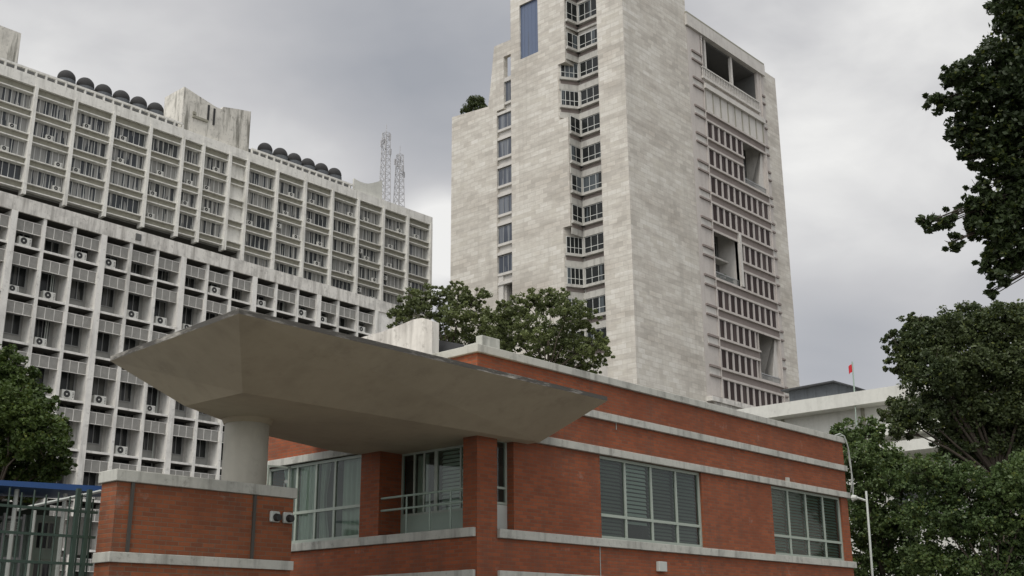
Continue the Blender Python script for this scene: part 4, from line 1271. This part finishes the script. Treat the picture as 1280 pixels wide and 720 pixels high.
# right: big crown
tree('spreading_tree', 'large dark green spreading tree at the right edge, under the hanging branches',
     [(1150, 430, 46, 34), (1122, 428, 46, 18), (1142, 405, 46, 18), (1128, 535, 45, 20), (1180, 412, 46, 30), (1215, 405, 47, 32), (1250, 402, 46, 32), (1290, 410, 46, 40), (1130, 455, 46, 22), (1165, 465, 45, 38), (1210, 450, 46, 44), (1260, 455, 46, 46),
      (1120, 515, 46, 22), (1150, 515, 45, 30), (1190, 505, 46, 36), (1235, 510, 46, 40), (1280, 520, 46, 46), (1215, 560, 46, 34), (1260, 575, 46, 40), (1330, 470, 46, 60), (1240, 548, 47, 34), (1285, 565, 47, 44), (1190, 548, 46, 26), (1225, 530, 48, 40)],
     None, 0.13, 110, M['leaf_right'], 14, 0.4, tuft=0.20, grow=1.06)
tree('bushy_tree', 'mid green bushy tree beside the end of the brick building',
     [(1055, 545, 44, 26), (1085, 540, 44, 22), (1070, 575, 43, 30), (1105, 570, 44, 26), (1090, 605, 43, 34), (1130, 600, 44, 34), (1080, 650, 43, 38), (1120, 650, 43, 36), (1085, 700, 43, 36), (1130, 700, 43, 36), (1050, 620, 46, 28)],
     None, 0.12, 110, M['leaf_low'], 15, 0.25, 'trees right of the brick building', tuft=0.25)
tree('bushy_tree', 'rounded green tree low at the right edge, right of the street lamp',
     [(1160, 590, 40, 32), (1200, 605, 40, 34), (1245, 610, 40, 36), (1290, 600, 40, 44), (1170, 645, 40, 38), (1215, 655, 40, 38), (1265, 655, 40, 40), (1160, 700, 40, 36), (1210, 710, 40, 38), (1260, 710, 40, 40), (1310, 690, 40, 50)],
     None, 0.12, 110, M['leaf_low'], 16, 0.25, 'trees right of the brick building', tuft=0.25)
# near overhanging branches, top right
tree('overhanging_tree', 'dark near tree whose leafy branches hang in from the top right',
     [(1262, 12, 17, 26), (1290, 20, 17, 40), (1250, 72, 17, 28), (1215, 92, 17, 24), (1192, 98, 17, 18), (1168, 126, 17, 14), (1198, 130, 17, 26), (1232, 120, 17, 34), (1270, 110, 17, 40),
      (1208, 165, 17, 24), (1240, 165, 17, 34), (1275, 170, 17, 38), (1216, 196, 17, 18), (1250, 205, 17, 26), (1280, 220, 17, 28), (1222, 235, 17, 14), (1245, 250, 17, 22), (1210, 262, 17, 16), (1182, 276, 17, 16), (1160, 280, 17, 13),
      (1235, 278, 17, 22), (1268, 270, 17, 30), (1192, 304, 17, 12), (1258, 312, 17, 22), (1232, 330, 17, 14), (1245, 352, 17, 13), (1275, 300, 17, 24), (1215, 290, 17, 14), (1248, 296, 17, 22), (1236, 315, 17, 14), (1270, 325, 17, 16), (1248, 338, 17, 16), (1240, 365, 17, 9), (1262, 335, 17, 16), (1225, 258, 17, 18), (1300, 250, 17, 40), (1320, 120, 17, 60), (1320, 40, 17, 50)],
     (22.0, -1.5), 0.075, 330, M['leaf_near'], 17, 0.16, tuft=0.30, grow=1.12, forkf=0.95)
pl = [RF.p(UW+0.8+q*0.9, 0.9+0.3*(q % 2), slab(6)+0.75+0.15*(q % 3)) for q in range(6)]
o = put('balcony_shrub', leaves_mesh('balcony_shrub', [(Vector(p), 0.55) for p in pl], 0.2, 50, 33, M['leaf_right'], 0.3, 0.8))
tag(o, 'row of dusty green plants along the left hand loggia of the stone tower', 'plants')
# planter shrub on the tower shoulder
cl = [(at(588, 132, 150), 1.1), (at(596, 128, 150), 1.3), (at(603, 130, 150), 1.1), (at(580, 137, 150), 0.8)]
d = []
for (x, y, r) in ((581, 138, 0.7), (588, 133, 1.0), (595, 128, 1.1), (602, 131, 1.1)):
    dd = at(x, y, 100)-EYE; p = EYE+dd*((XT+1.2)/dd.x); d.append((p, r))
o = put('roof_shrub', leaves_mesh('roof_shrub', d, 0.22, 40, 31, M['leaf_right'], 0.3, 0.9)); tag(o, 'dark green shrub growing on the shoulder of the stone tower', 'shrub')
